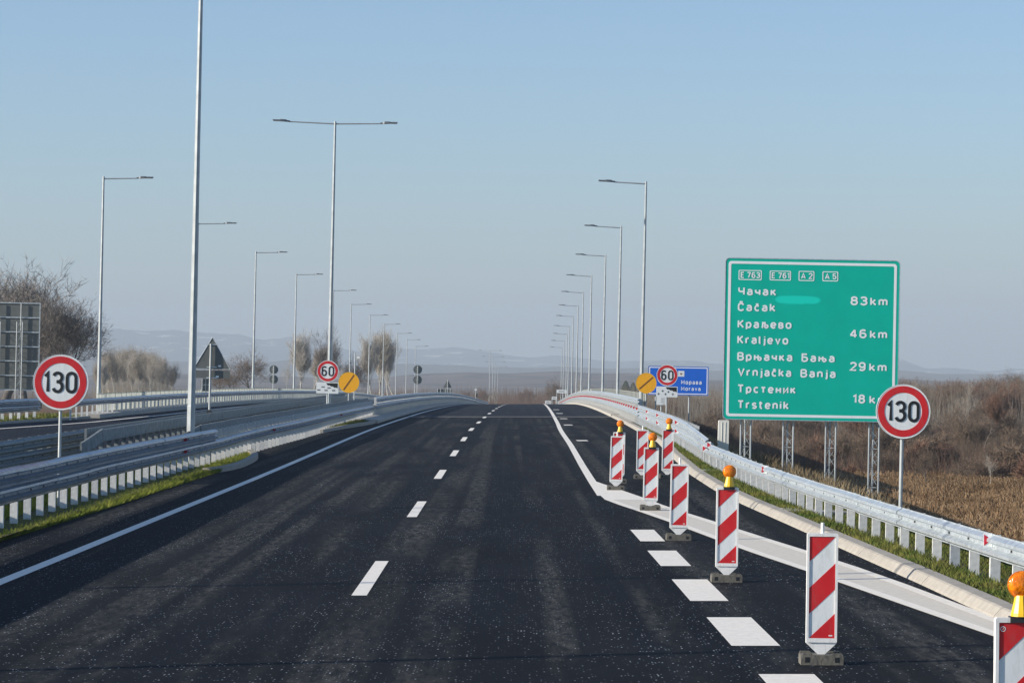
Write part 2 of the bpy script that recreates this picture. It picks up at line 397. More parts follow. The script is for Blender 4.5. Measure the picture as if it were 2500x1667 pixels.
for (a, c, xa, xb) in ((45, 48.2, 2.05, 2.47), (39.4, 42.7, 2.08, 2.53), (33.5, 36.9, 2.12, 2.6), (28.1, 31.3, 2.19, 2.7), (22.3, 25.5, 2.26, 2.78), (16.5, 19.7, 2.3, 2.85)):
    b = MB(); b.add([(xa+.02, a, Z1), (xb, a, Z1), (xb-.02, c, Z1), (xa-.01, c, Z1)], [(0, 1, 2, 3)]); b.build('block_dash', M['paint'], rd)
for (a, c) in ((106.4, 107.8), (137, 139), (157, 159)):
    b = MB(); b.add([(2.5+off(a), a, zr(a)+Z1), (2.92+off(a), a, zr(a)+Z1), (2.88+off(a), c, zr(c)+Z1), (2.46+off(a), c, zr(c)+Z1)], [(0, 1, 2, 3)]); b.build('block_dash', M['paint'], rd)
for (a, c) in ((180, 182.5), (205, 208)):
    b = MB(); b.add([(2.5+off(a), a, zr(a)+Z1+.004), (2.92+off(a), a, zr(a)+Z1+.004), (2.88+off(a), c, zr(c)+Z1+.004), (2.46+off(a), c, zr(c)+Z1+.004)], [(0, 1, 2, 3)]); b.build('block_dash', M['paint'], bd)
# the wide pale band that swings out of the right edge line
LOW = [(4.0, 8.0), (15, 6.6), (24, 5.55), (29.2, 5.0), (36.5, 4.25), (38.5, 4.04), (43.2, 3.52), (50.5, 2.86), (54, 2.5), (57.2, 2.15), (59.2, 1.97), (62, 1.87)]
UPP = [(4.0, 8.1), (15, 6.9), (24, 5.95), (31, 5.42), (36.5, 5.06), (40.5, 4.73), (45, 4.25), (50.8, 3.67), (56, 3.12), (61, 2.78), (64.2, 2.46), (66.5, 2.2), (68, 2.07)]
def polyband(name, A, B, m, dz):
    ys = sorted(set([15, 20, 24, 27, 30, 33, 36, 39, 42, 45, 48, 51, 54, 57, 59.2]))
    return strip(name, ys, lambda y: interp(y, A), lambda y: interp(y, B), lambda x, y: Z1+dz, m, rd)
polyband('marking_band', LOW, UPP, M['paint2'], .001)
polyband('band_edge_line', LOW, [(y, x+.16) for y, x in LOW], M['paint'], .004)
polyband('band_edge_line', [(y, x-.16) for y, x in UPP], UPP, M['paint'], .004)
b = MB(); b.add([(1.97, 59.2, Z1+.001), (interp(59.2, UPP), 59.2, Z1+.001), (2.46, 64.2, Z1+.001), (2.07, 68.5, Z1+.001), (1.88, 64, Z1+.001)], [(0, 1, 2, 3, 4)]); b.build('marking_band', M['paint'], rd)
b = MB(); b.add([(-6.3+off(165), 165.2, zr(165)+.006), (5.5+off(165), 165.2, zr(165)+.006), (5.5+off(165), 166.1, zr(166)+.008), (-6.3+off(165), 166.1, zr(166)+.008)], [(0, 1, 2, 3)])
b.build('expansion_joint', M['concrete2'], bd)
# opposite carriageway lines
OL = [(60, -24.0), (100, -19.6), (118, -18.0), (140, -17.5)]
strip('edge_line', rng(60, 600, 5), lambda y: interp(y, OL)-.1, lambda y: interp(y, OL)+.1, lambda x, y: zr(y)+.508-(x+19)*.028, M['paint'], ro)
strip('edge_line', rng(40, 600, 5), lambda y: opr(y)-.9, lambda y: opr(y)-.7, lambda x, y: zr(y)+.508-(x+19)*.028, M['paint'], ro)

# kerbs
kb = tag(bpy.data.objects.new('kerb', None), kind='structure'); COL.objects.link(kb)
KP = [(0, 0), (.015, .03), (.09, .11), (.12, .125), (.30, .125), (.30, -.05), (0, -.05)]
edges = [8, 14.5, 20.2, 25.8, 31.2, 36, 41.5, 47.2, 53, 58.5, 64, 69.5, 75, 81, 87, 93, 99, 105, 111, 117, 123, 129, 135, 141, 147, 153, 159, 165]
for a, c in zip(edges, edges[1:]):
    b = MB(); b.sweep([(kerb_r(y), y, zr(y)) for y in rng(a+.012, c-.012, 1.4)], KP); b.build('kerb_section', M['concrete'], kb)
# bridge kerb strips
b = MB(); b.sweep([(kerb_r(y), y, zr(y)) for y in rng(165.1, 780, 8)], [(0, 0), (0, .16), (.75, .2), (.75, -.05), (0, -.05)]); b.build('bridge_kerb', M['concrete2'], kb)
b = MB(); b.sweep([(kerb_r(y)+.31, y, zr(y)) for y in rng(140, 165, 5)], [(0, 0), (0, .13), (.6, .14), (.6, -.05), (0, -.05)]); b.build('bridge_kerb', M['concrete2'], kb)
b = MB(); b.sweep([(-7.0+off(y), y, zr(y)) for y in rng(143, 780, 8)], [(-1.3, 0), (-1.3, .22), (-.02, .17), (0, .13), (0, -.05), (-1.3, -.05)]); b.build('bridge_kerb', M['concrete2'], kb)
b = MB(); b.sweep([(-18.9, y, zo(y)) for y in rng(128, 780, 8)], [(-1.4, 0), (-1.4, .22), (0, .18), (0, -.05), (-1.4, -.05)]); b.build('bridge_kerb', M['concrete2'], kb)
b = MB(); b.sweep([(opl(y)-.2, y, zo(y)) for y in rng(50, 127, 6)], [(-.3, -.1), (-.3, .12), (0, .12), (0, -.1)]); b.build('kerb_section', M['concrete'], kb)
# left kerb noses
def bez(pts, n=10):
    out = []
    for i in range(len(pts)-1):
        p0 = Vector(pts[max(0, i-1)]); p1 = Vector(pts[i]); p2 = Vector(pts[i+1]); p3 = Vector(pts[min(len(pts)-1, i+2)])
        for k in range(n):
            t = k/n; out.append(.5*((2*p1)+(-p0+p2)*t+(2*p0-5*p1+4*p2-p3)*t*t+(-p0+3*p1-3*p2+p3)*t**3))
    out.append(Vector(pts[-1])); return out
for pts in ([(-7.95, 73.8), (-7.62, 76.2), (-7.55, 80), (-7.8, 86), (-8.5, 91.5)], [(-8.1, 120), (-7.85, 126), (-7.4, 133), (-7.05, 139), (-6.95, 144)]):
    b = MB(); b.sweep([(p.x, p.y, zr(p.y)) for p in bez(pts)], [(-.02, 0), (-.02, .14), (-.24, .14), (-.24, 0)]); b.build('kerb_section', M['concrete'], kb)
# drain chutes through the right verge
for y in (52.6, 36.0+36.9, 93):
    x = kerb_r(y)
    b = MB(); b.add([(x+.29, y-.45, .128), (x+1.6, y+.2, .06), (x+1.6, y+.75, .06), (x+.29, y+.75, .128), (x+.29, y-.45, -.05), (x+1.6, y+.2, -.1), (x+1.6, y+.75, -.1), (x+.29, y+.75, -.05)],
                    [(0, 1, 2, 3), (0, 4, 5, 1), (1, 5, 6, 2), (2, 6, 7, 3), (3, 7, 4, 0)]); b.build('drain_chute', M['concrete'], kb)

# verges
vr = strip('right_verge', rng(-20, 163, 4), lambda y: kerb_r(y)+.29, lambda y: rail_r(y)+1.5, lambda x, y: zr(y)+(.10 if x < rail_r(y) else -.05), M['verge_soil']); tag(vr, kind='structure')
vl_in = lambda y: interp(y, [(0, -8.35), (45, -8.25), (49, -8.16), (57, -8.0), (63, -7.98), (74, -7.86), (77, -7.75), (82, -7.72), (88, -8.1), (91.5, -8.6)])
vl = strip('left_verge', rng(-20, 92, 3), lambda y: -10.2, vl_in, lambda x, y: .012 if x > -8.9 else .13, M['verge_soil']); tag(vl, kind='structure')
vl2 = strip('left_verge', rng(120, 144, 3), lambda y: -9.0, lambda y: interp(y, [(120, -8.3), (126, -8.05), (133, -7.6), (139, -7.25), (144, -7.15)]), lambda x, y: zr(y)+.1, M['verge_soil']); tag(vl2, kind='structure')
vo_ = strip('opposite_verge', rng(50, 130, 4), lambda y: opl(y)-3.6, lambda y: opl(y)-.5, lambda x, y: zo(y)+.05, M['verge_soil']); tag(vo_, kind='structure')

def blades(name, n, pos, h, w, m, lean=.5, kind='stuff', segs=1):
    v = []; f = []
    for i in range(n):
        p = pos()
        if p is None: continue
        x, y, z = p; a = random.uniform(0, math.tau); hh = h*random.uniform(.45, 1.25); ww = w*random.uniform(.6, 1.3)
        dx, dy = math.cos(a)*ww, math.sin(a)*ww*.5; lx, ly = random.gauss(0, lean)*hh, random.gauss(0, lean)*hh
        k = len(v); v += [(x-dx, y-dy, z), (x+dx, y+dy, z), (x+lx, y+ly, z+hh)]; f.append((k, k+1, k+2))
    b = MB(); b.add(v, f); return tag(b.build(name, m), kind=kind)
def gpos_l():
    y = 36+ (92-36)*random.random()**1.15; a = vl_in(y)+.02; x = a-abs(random.gauss(0, .9)) if random.random() < .9 else a
    if x < -10.1: x = random.uniform(-10, a)
    return x, y, .01 if x > -8.9 else .13
o = blades('verge_grass', 60000, gpos_l, .12, .012, M['grass_l'], .5)
def gpos_l2():
    y = random.uniform(121, 143); return random.uniform(-8.9, interp(y, [(120, -8.35), (133, -7.7), (144, -7.3)])), y, zr(y)+.1
blades('verge_grass', 5000, gpos_l2, .13, .02, M['grass'], .5)
def gpos_r():
    y = 26+(125-26)*random.random()**1.3; x = random.uniform(kerb_r(y)+.3, rail_r(y)+1.3); return x, y, zr(y)+(.09 if x < rail_r(y) else 0)
blades('verge_grass', 70000, gpos_r, .08, .011, M['grass'], .5)
def gpos_o():
    y = random.uniform(100, 132); return opl(y)-random.uniform(.5, 3.4), y, zo(y)+.05
blades('verge_grass', 6000, gpos_o, .16, .03, M['grass'], .4)
def gpos_m():
    y = random.uniform(55, 140); return random.uniform(-11, -8.9), y, zr(y)+.12
blades('verge_grass', 12000, gpos_m, .14, .016, M['grass'], .5)

# ------------------------------------------------------------------ guard rails
WT = [(0, 0), (0, .015), (.075, .055), (.08, .095), (.0, .135), (0, .175), (.08, .215), (.075, .255), (0, .295), (0, .31)]
def wprof(side, z, t=.006):
    a = [(side*u, z+w) for u, w in WT]; c = [(side*(u-t), z+w) for u, w in reversed(WT)]
    p = a+c
    return p if side < 0 else p
def post_mesh(h, sec='c', w=.10, dep=.06):
    b = MB()
    if sec == 'c':   # sigma section: web faces the traffic, two flanges
        b.box(-w/2, w/2, -.004, .004, -.3, h); b.box(-w/2, -w/2+.008, .004, dep, -.3, h); b.box(w/2-.008, w/2, .004, dep, -.3, h)
    else:
        b.box(-.05, .05, -.05, -.042, -.3, h); b.box(-.05, .05, .042, .05, -.3, h); b.box(-.004, .004, -.042, .042, -.3, h)
    return b
def guardrail(label, y0, y1, xf, zf, side, beams, post_h, dy=1.33, extra=None, pname='post', prof=None, reflect=(), mtl='galv', psec='c', pw=.13, poff=0, pz=0, stuff_after=None, phv=None):
    """side +1: the beam faces +x, -1: faces -x. beams: heights above the foot; or functions of y"""
    P0 = (xf(y0), y0, zf(y0))
    t = thing('guardrail', P0, label, 'guardrail', None, tilt=False)
    pm = {}
    y = y0+.25; bolts = MB(); far = MB(); nfar = 0
    while y < y1:
        h = post_h(y) if callable(post_h) else post_h
        key = round(h, 2)
        if stuff_after and y > stuff_after:
            far.box(xf(y)-pw/2-side*.04, xf(y)+pw/2-side*.04, y, y+.05, zf(y)-.1, zf(y)+h); nfar += 1
        else:
            if key not in pm: pm[key] = post_mesh(h, psec, pw).mesh('post', M['galv_m' if mtl in ('galv_m', 'galv_dull') else 'galv_post'])
            link(pname, pm[key], t, (xf(y)-side*(pw/2+.005)+poff-P0[0], y-P0[1], zf(y)-P0[2]+pz), (0, TILT, random.uniform(-.05, .05)))
        for bz in beams:
            z = bz(y) if callable(bz) else bz
            bolts.box(xf(y)+side*.0-.004, xf(y)+side*.018, y-.015, y+.015, zf(y)+z+.14, zf(y)+z+.17)
        y += dy
    if nfar: far.build('post', M['galv_post'], t, org=P0)['kind'] = 'stuff'
    for bz in beams:
        k = 0; y = y0
        while y < y1-.1:
            e = min(y+4.0, y1); ee = min(e+.3, y1+.0)
            ys = [y, y+1.0, y+2.0, y+3.0, e, ee] if e-y > 3.5 else [y, ee]
            ys = sorted(set(q for q in ys if q <= y1))
            if len(ys) > 1:
                fz = (lambda q, bz=bz: bz(q)) if callable(bz) else (lambda q, bz=bz: bz)
                eps = .004 if k % 2 else 0
                jx = random.uniform(-.006, .006); jz = random.uniform(-.006, .006)
                b = MB(); b.sweep([(xf(q)+side*(.002+eps)+jx, q, zf(q)+fz(q)+jz) for q in ys], prof or wprof(side, 0)); b.build('rail_beam', M[mtl], t, org=P0)
            y = e; k += 1
    b = bolts.build('bolts', M['dark'], t, org=P0); b['kind'] = 'stuff'
    return t, P0
zf0 = lambda z: (lambda y: zr(y)+z)
# right, near: one beam rising into two
gr1, P = guardrail('single beam guardrail on the right verge, sunlit, running up from the bottom right corner', 22, 77, rail_r, zf0(.09), -1, [.30], .58)
def redtri(par, P0, x, y, z, side, s=.075):
    m = MB(); m.box(-.004, .004, -.11, .11, -.085, .085); q = m.build('reflector_plate', M['retro'], par, loc=(x-P0[0]+side*.086, y-P0[1], z-P0[2]))
    return q
def arrow(par, P0, x, y, z):       # white plate with a red arrow facing the traffic, square to the road
    m = MB(); m.prism([(-.055, -.085), (.055, -.085), (.055, .085), (-.055, .085)], -.004, .004)
    q = m.build('reflector_plate', M['retro'], par, loc=(x-P0[0], y-P0[1], z-P0[2]))
    a = MB(); a.prism([(-.05, -.07), (.05, 0), (-.05, .07)], -.008, -.0045); a.build('red_arrow', M['redref'], q)
for py, d in ((1341, 35.4), (1171, 59.8), (1094, 76)):
    arrow(gr1, P, rail_r(d)-.06, d-.05, .62 if d < 76 else .7)
def rise(a, z0, z1, y0, y1): return lambda y: z0 if y < y0 else (z1 if y > y1 else z0+(z1-z0)*(y-y0)/(y1-y0))
gr2, P = guardrail('double beam guardrail on the right verge between the near rail and the bridge', 77, 133, rail_r, zf0(.1), -1, [.30, rise(0, .42, .62, 77, 90)], lambda y: .62 if y < 84 else .92)
for d in (77.8, 97, 101, 112, 122):
    for zz in (.55, .85) if d > 80 else (.5,):
        arrow(gr2, P, rail_r(d)-.07, d, zr(d)+zz+.05)
gr3, P = guardrail('bridge guardrail on the right with a row of red reflectors running over the crest', 133, 560, rail_r, zf0(.18), -1, [.28, .86], 1.15, dy=2.0, stuff_after=230)
ref = MB()
y = 134
while y < 520:
    ref.box(rail_r(y)-.12, rail_r(y)-.03, y, y+.01, zr(y)+.80, zr(y)+.91)
    if y < 240: link('red_reflector', ref.mesh('red_reflector', M['redref'], org=(rail_r(y), y, zr(y))), gr3, (rail_r(y)-P[0], y-P[1], zr(y)-P[2])); ref = MB()
    y += 3.8
q = ref.build('red_reflector', M['redref'], gr3, org=P); q['kind'] = 'stuff'
b = MB(); b.sweep([(rail_r(y)-.03, y, zr(y)) for y in rng(133, 560, 4)], [(-.03, .78), (.03, .78), (.03, .84), (-.03, .84)]); b.build('handrail_tube', M['galv'], gr3, org=P)

# left, near
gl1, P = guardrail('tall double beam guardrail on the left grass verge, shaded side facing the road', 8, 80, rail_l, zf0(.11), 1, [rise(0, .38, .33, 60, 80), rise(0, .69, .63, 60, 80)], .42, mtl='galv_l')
for d in (72.5,):
    for zz in (.62, .93):
        m = MB(); m.prism([(-.07, -.09), (.06, 0), (-.07, .09)], -.006, 0); m.build('red_arrow', M['redref'], gl1, loc=(rail_l(d)+.05-P[0], d-P[1], zz-P[2]))
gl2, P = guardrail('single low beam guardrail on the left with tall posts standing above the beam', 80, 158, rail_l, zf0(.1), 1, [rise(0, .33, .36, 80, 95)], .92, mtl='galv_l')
for d in (98, 131): 
    m = MB(); m.prism([(-.07, -.09), (.06, 0), (-.07, .09)], -.006, 0); m.build('red_arrow', M['redref'], gl2, loc=(rail_l(d)+.05-P[0], d-P[1], zr(d)+.6-P[2]))
BOXP = [(-.03, 0), (.03, 0), (.036, .02), (.036, .27), (.03, .29), (-.03, .29)]
rb = lambda y: rail_l(y)-.32
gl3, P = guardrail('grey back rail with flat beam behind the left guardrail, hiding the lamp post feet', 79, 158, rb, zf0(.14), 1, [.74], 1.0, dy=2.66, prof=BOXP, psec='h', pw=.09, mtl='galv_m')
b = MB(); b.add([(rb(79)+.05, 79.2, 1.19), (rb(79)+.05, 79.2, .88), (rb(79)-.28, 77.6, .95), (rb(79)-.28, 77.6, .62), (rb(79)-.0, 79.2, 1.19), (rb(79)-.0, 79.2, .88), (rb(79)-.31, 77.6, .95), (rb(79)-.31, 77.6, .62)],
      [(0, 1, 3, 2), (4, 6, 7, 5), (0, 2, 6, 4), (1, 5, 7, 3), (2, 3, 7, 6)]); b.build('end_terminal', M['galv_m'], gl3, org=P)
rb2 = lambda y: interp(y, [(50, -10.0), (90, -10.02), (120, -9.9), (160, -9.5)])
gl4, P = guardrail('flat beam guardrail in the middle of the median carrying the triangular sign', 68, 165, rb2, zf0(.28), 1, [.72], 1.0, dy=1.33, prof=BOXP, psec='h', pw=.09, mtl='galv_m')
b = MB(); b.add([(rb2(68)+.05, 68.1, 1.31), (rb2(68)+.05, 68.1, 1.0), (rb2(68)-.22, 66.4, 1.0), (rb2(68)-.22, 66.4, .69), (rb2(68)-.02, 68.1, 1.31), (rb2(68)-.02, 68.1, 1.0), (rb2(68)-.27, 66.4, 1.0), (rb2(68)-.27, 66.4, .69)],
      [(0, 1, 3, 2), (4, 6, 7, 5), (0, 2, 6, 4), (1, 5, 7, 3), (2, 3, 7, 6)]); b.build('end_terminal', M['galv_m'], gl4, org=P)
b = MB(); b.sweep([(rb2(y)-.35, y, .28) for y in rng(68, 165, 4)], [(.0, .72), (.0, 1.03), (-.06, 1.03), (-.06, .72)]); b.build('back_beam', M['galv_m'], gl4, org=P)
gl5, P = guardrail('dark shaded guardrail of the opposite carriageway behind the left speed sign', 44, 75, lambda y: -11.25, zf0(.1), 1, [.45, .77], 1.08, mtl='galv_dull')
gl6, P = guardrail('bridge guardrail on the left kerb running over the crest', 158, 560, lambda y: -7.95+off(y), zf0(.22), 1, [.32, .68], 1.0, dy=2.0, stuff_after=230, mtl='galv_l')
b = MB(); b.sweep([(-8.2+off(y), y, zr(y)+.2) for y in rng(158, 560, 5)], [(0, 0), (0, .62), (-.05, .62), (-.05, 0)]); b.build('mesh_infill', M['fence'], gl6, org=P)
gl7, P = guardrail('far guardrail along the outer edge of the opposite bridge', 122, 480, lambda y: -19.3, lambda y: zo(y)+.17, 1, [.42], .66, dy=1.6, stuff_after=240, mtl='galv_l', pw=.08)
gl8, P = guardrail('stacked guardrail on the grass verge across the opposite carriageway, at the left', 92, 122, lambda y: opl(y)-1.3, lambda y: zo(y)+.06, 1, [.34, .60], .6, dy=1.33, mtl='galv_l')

# wind screens on the bridge edges
def screen(label, xf, zf, y0, y1, h, pitch=2.0, near=260):
    P0 = (xf(y0), y0, zf(y0)); t = thing('parapet_screen', P0, label, 'screen', None, tilt=False)
    y = y0; k = 0; rest = MB()
    def panel(bm, a, e):
        n = 8
        for i in range(n):
            u = a+(e-a)*i/n; w = a+(e-a)*(i+1)/n; dx = .018 if i % 2 else -.018
            bm.add([(xf(u)+dx, u, zf(u)), (xf(w)+dx, w, zf(w)), (xf(w)+dx, w, zf(w)+h), (xf(u)+dx, u, zf(u)+h)], [(0, 1, 2, 3)])
            if i < n-1: bm.add([(xf(w)+dx, w+.001, zf(w)), (xf(w)-dx, w+.001, zf(w)), (xf(w)-dx, w+.001, zf(w)+h), (xf(w)+dx, w+.001, zf(w)+h)], [(0, 1, 2, 3)])
        bm.add([(xf(a)-.03, a, zf(a)+h), (xf(a)+.03, a, zf(a)+h), (xf(e)+.03, e, zf(e)+h), (xf(e)-.03, e, zf(e)+h), (xf(a)-.03, a, zf(a)+h+.025), (xf(a)+.03, a, zf(a)+h+.025), (xf(e)+.03, e, zf(e)+h+.025), (xf(e)-.03, e, zf(e)+h+.025)],
               [(3, 2, 1, 0), (4, 5, 6, 7), (0, 1, 5, 4), (1, 2, 6, 5), (2, 3, 7, 6), (3, 0, 4, 7)])
    while y < y1:
        e = y+pitch-.05
        if y < near:
            b = MB(); panel(b, y, e); b.build('panel', M['fence'], t, org=P0)
            b = MB(); b.box(xf(e)-.04, xf(e)+.04, e+.005, e+.045, zf(e)-.1, zf(e)+h+.03); b.build('screen_post', M['signback'], t, org=P0)
        else: panel(rest, y, e); rest.box(xf(e)-.04, xf(e)+.04, e+.005, e+.045, zf(e)-.1, zf(e)+h+.03)
        y += pitch
    q = rest.build('panel', M['fence'], t, org=P0); q['kind'] = 'stuff'
    return t
screen('cream corrugated parapet screen along the right edge of the bridge', lambda y: 6.55+off(y)-.04, zf0(.1), 137, 560, 1.42)
screen('pale parapet screen with dark joints along the far left edge of the opposite bridge', lambda y: -20.05, lambda y: zo(y)+.05, 135, 560, 1.0)

# ------------------------------------------------------------------ lamp posts
def lamp(loc, H, arms, arm, label, group, r0=.105):
    t = thing('lamp_post', loc, label, 'street lamp', group)
    b = MB()
    prof = [(r0, 0), (r0, 1.6), (r0*.93, 1.62), (r0*.5, H-.1), (r0*.5, H)]
    b.lathe(prof, 8); b.build('pole', M['pole'], t)
    b = MB(); b.box(-.2, .2, -.2, .2, -.02, .03); b.build('base_plate', M['galv_post'], t)
    for s in arms:
        b = MB(); b.tube((0, 0, H-.12), (s*(arm-.75), 0, H-.06), .035, .028, 8); b.build('arm', M['pole'], t)
        b = MB()
        x0, x1 = s*(arm-.82), s*(arm+.0); zz = H-.06
        sec = [(0, .05, .05), (.12, .06, .05), (.2, .13, .085), (.42, .15, .075), (.5, .14, .05), (.82, .12, .03)]
        vs = []; fs = []
        for u, wy, hz in sec:
            x = x0+s*u; zc = zz+u*.07
            vs += [(x, -wy, zc-.02), (x, wy, zc-.02), (x, wy*.7, zc+hz), (x, -wy*.7, zc+hz)]
        for i in range(len(sec)-1):
            a = 4*i
            for j in range(4): fs.append((a+j, a+(j+1) % 4, a+4+(j+1) % 4, a+4+j))
        fs += [(0, 1, 2, 3), (20, 21, 22, 23)]
        b.add(vs, fs); lu = b.build('luminaire', M['luminaire'], t)
        b = MB(); b.box(min(x0+s*.5, x0+s*.8), max(x0+s*.5, x0+s*.8), -.09, .09, zz+.008, zz+.02); b.build('lamp_glass', M['lens'], lu)
    return t
ORD = ['nearest', 'second', 'third', 'fourth', 'fifth', 'sixth', 'seventh', 'eighth', 'ninth', 'tenth', 'eleventh']
ltop = [(1484,417),(1427,519),(1391,585),(1359,632),(1340,670),(1328,701),(1317,725),(1308,748),(1303,766),(1296,782),(1291,797)]
first = None
for i, (x, y) in enumerate(ltop):
    d = 137.7+40*i; X = (x*1.063-1250)/F_PX*d-math.sin(TILT)*12; Z = CAMH+(HOR-y*1.063)/F_PX*d-12.0
    lab = ORD[i]+' lamp post on the right side of the bridge, single arm towards the road'
    if first is None: first = lamp((X, d, Z), 12.0, (-1,), 2.35, lab, 'single arm lamps along the right of the bridge')
    else: c = copy_tree(first); c.location = (X, d, Z); c['label'] = lab
ltop = [(238,405),(455,510),(588,577),(681,628),(766,665),(807,697),(850,722),(882,743),(912,764),(935,779),(955,794)]
first = None
def _l(i):
    w = ORD[i]
    return w+' lamp post of the left row beyond the opposite carriageway, single arm pointing right'
for i, (x, y) in enumerate(ltop):
    d = 137.7+40*i; X = (x*1.063-1250)/F_PX*d-math.sin(TILT)*12; Z = CAMH+(HOR-y*1.063)/F_PX*d-12.0
    if first is None: first = lamp((X, d, Z), 12.0, (1,), 2.45, _l(i), 'single arm lamps along the opposite carriageway')
    else: c = copy_tree(first); c.location = (X, d, Z); c['label'] = _l(i)
lamp((-9.02, 78.2, .12), 14.2, (-1, 1), 3.05, 'tallest lamp post in the median, its top cut off by the picture edge', 'double arm lamps in the median', .115)
m2 = lamp((-8.86, 134.5, -.05), 14.7, (-1, 1), 3.0, 'double arm T shaped lamp post in the median behind the left 60 sign', 'double arm lamps in the median', .115)
for i, (x, y, d) in enumerate(((1197, 855, 700), (1204, 870, 756), (1209.6, 883, 812), (1216, 894, 868))):
    c = copy_tree(m2); p = at(x, y, d); c.location = (p.x-math.sin(TILT)*14.7, d, p.z-14.7)
    c['label'] = ['first', 'second', 'third', 'fourth'][i]+' of the tiny double arm lamp posts far beyond the bridge crest'
# three lamps standing left of the frame, whose shadows cross the road
for i, (d, H) in enumerate(((21.8, 12), (31.6, 12), (49.4, 12))):
    c = copy_tree(first); c.location = (-21.0, d, .5); c['label'] = ['first', 'second', 'third'][i]+' lamp post outside the left edge whose thin shadow crosses the road'

# ------------------------------------------------------------------ lettering
# A plain road-sign alphabet drawn as strokes: every glyph is (width, [polylines]); cap height 1, x-height .72
def arc(cx, cy, rx, ry, a0, a1, n=10): return [(cx+rx*math.cos(math.radians(a0+(a1-a0)*i/n)), cy+ry*math.sin(math.radians(a0+(a1-a0)*i/n))) for i in range(n+1)]
X_ = .72
def _o(w, h, r=None):                      # closed rounded loop
    r = r or w/2
    return arc(w-r, h-r, r, r, 0, 90, 5)+arc(r, h-r, r, r, 90, 180, 5)+arc(r, r, r, r, 180, 270, 5)+arc(w-r, r, r, r, 270, 360, 5)+[(w, h-r)]
GL = {}
GL['0'] = (.5, [_o(.5, 1, .25)])
GL['1'] = (.24, [[(0, .80), (.22, 1), (.22, 0)]])
GL['2'] = (.5, [arc(.25, .75, .25, .25, 165, -35, 8)+[(.0, 0), (.52, 0)]])
GL['3'] = (.5, [arc(.25, .76, .24, .24, 160, -80, 9)+[(.19, .53)], [(.19, .53)]+arc(.25, .27, .26, .27, 85, -160, 10)])
GL['4'] = (.54, [[(.38, 0), (.38, 1)], [(.36, 1), (.0, .30)], [(-.02, .28), (.54, .28)]])
GL['5'] = (.5, [[(.46, 1), (.05, 1), (.02, .52)]+arc(.24, .31, .26, .31, 110, -160, 10)])
GL['6'] = (.5, [arc(.27, .74, .25, .26, 35, 180, 7)+[(.02, .3)], arc(.25, .3, .25, .3, 0, 360, 16)])
GL['7'] = (.5, [[(0, 1), (.5, 1), (.2, 0)]])
GL['8'] = (.5, [arc(.25, .77, .215, .23, -90, 270, 14), arc(.25, .28, .25, .28, 90, 450, 14)])
GL['9'] = (.5, [arc(.23, .26, .25, .26, 215, 360, 7)+[(.48, .7)], arc(.25, .7, .25, .3, 0, 360, 16)])
GL['A'] = (.6, [[(0, 0), (.3, 1), (.6, 0)], [(.1, .3), (.5, .3)]])
GL['B'] = (.52, [[(0, 0), (0, 1)], [(.0, 1), (.28, 1)]+arc(.3, .765, .2, .235, 85, -90, 8)+[(.02, .53)], [(.28, .52)]+arc(.3, .265, .24, .265, 85, -90, 8)+[(0, 0)]])
GL['V'] = (.6, [[(0, 1), (.3, 0), (.6, 1)]])
GL['C'] = (.5, [arc(.26, .72, .26, .28, 20, 180, 7)+arc(.26, .28, .26, .28, 180, 340, 7)])
GL['K'] = (.5, [[(0, 0), (0, 1)], [(.5, 1), (.0, .42)], [(.14, .58), (.52, 0)]])
GL['T'] = (.56, [[(0, 1), (.56, 1)], [(.28, 1), (.28, 0)]])
GL['E'] = (.45, [[(.45, 1), (0, 1), (0, 0), (.46, 0)], [(0, .52), (.4, .52)]])
GL['M'] = (.66, [[(0, 0), (0, 1), (.33, .3), (.66, 1), (.66, 0)]])
GL['Ч'] = (.5, [[(0, 1), (0, .62)]+arc(.2, .62, .2, .2, 180, 270, 4)+[(.5, .42)], [(.5, 1), (.5, 0)]])
GL['Б'] = (.5, [[(.46, 1), (0, 1), (0, 0)], [(.02, 0), (.24, 0)]+arc(.26, .29, .25, .29, -88, 90, 8)+[(.02, .58)]])
GL['В'] = GL['B']; GL['К'] = GL['K']; GL['Т'] = GL['T']; GL['М'] = GL['M']
GL['a'] = (.42, [arc(.2, .50, .21, .22, 150, 0, 6)+[(.42, 0)], [(.40, .40), (.22, .40)]+arc(.2, .2, .2, .2, 92, 268, 7)+[(.40, .05)]])
GL['e'] = (.46, [[(.02, .36), (.46, .36)], [(.46, .36)]+arc(.23, .42, .23, .30, 0, 180, 8)+arc(.23, .28, .23, .28, 180, 325, 7)])
GL['o'] = (.45, [_o(.45, X_, .225)])
GL['v'] = (.44, [[(0, X_), (.22, 0), (.44, X_)]])
GL['n'] = (.42, [[(0, 0), (0, X_)], [(0, .5)]+arc(.21, .5, .21, .22, 180, 0, 8)+[(.42, 0)]])
GL['m'] = (.70, [[(0, 0), (0, X_)], [(0, .52)]+arc(.175, .54, .175, .18, 180, 0, 6)+[(.35, 0)], [(.35, .52)]+arc(.525, .54, .175, .18, 180, 0, 6)+[(.70, 0)]])
GL['r'] = (.28, [[(0, 0), (0, X_)], [(0, .45)]+arc(.24, .46, .24, .26, 180, 80, 6)])
GL['s'] = (.38, [arc(.19, .53, .19, .19, 25, 200, 6)+[(.19, .36)]+arc(.19, .18, .19, .18, 60, -155, 8)])
GL['t'] = (.30, [[(.10, .98), (.10, .16)]+arc(.24, .16, .14, .16, 180, 290, 4), [(-.04, X_), (.30, X_)]])
GL['i'] = (.02, [[(.01, 0), (.01, X_)], [(.01, .88), (.01, 1.0)]])
GL['j'] = (.12, [[(.12, X_), (.12, -.1)]+arc(-.02, -.1, .14, .14, 0, -80, 4), [(.12, .88), (.12, 1.0)]])
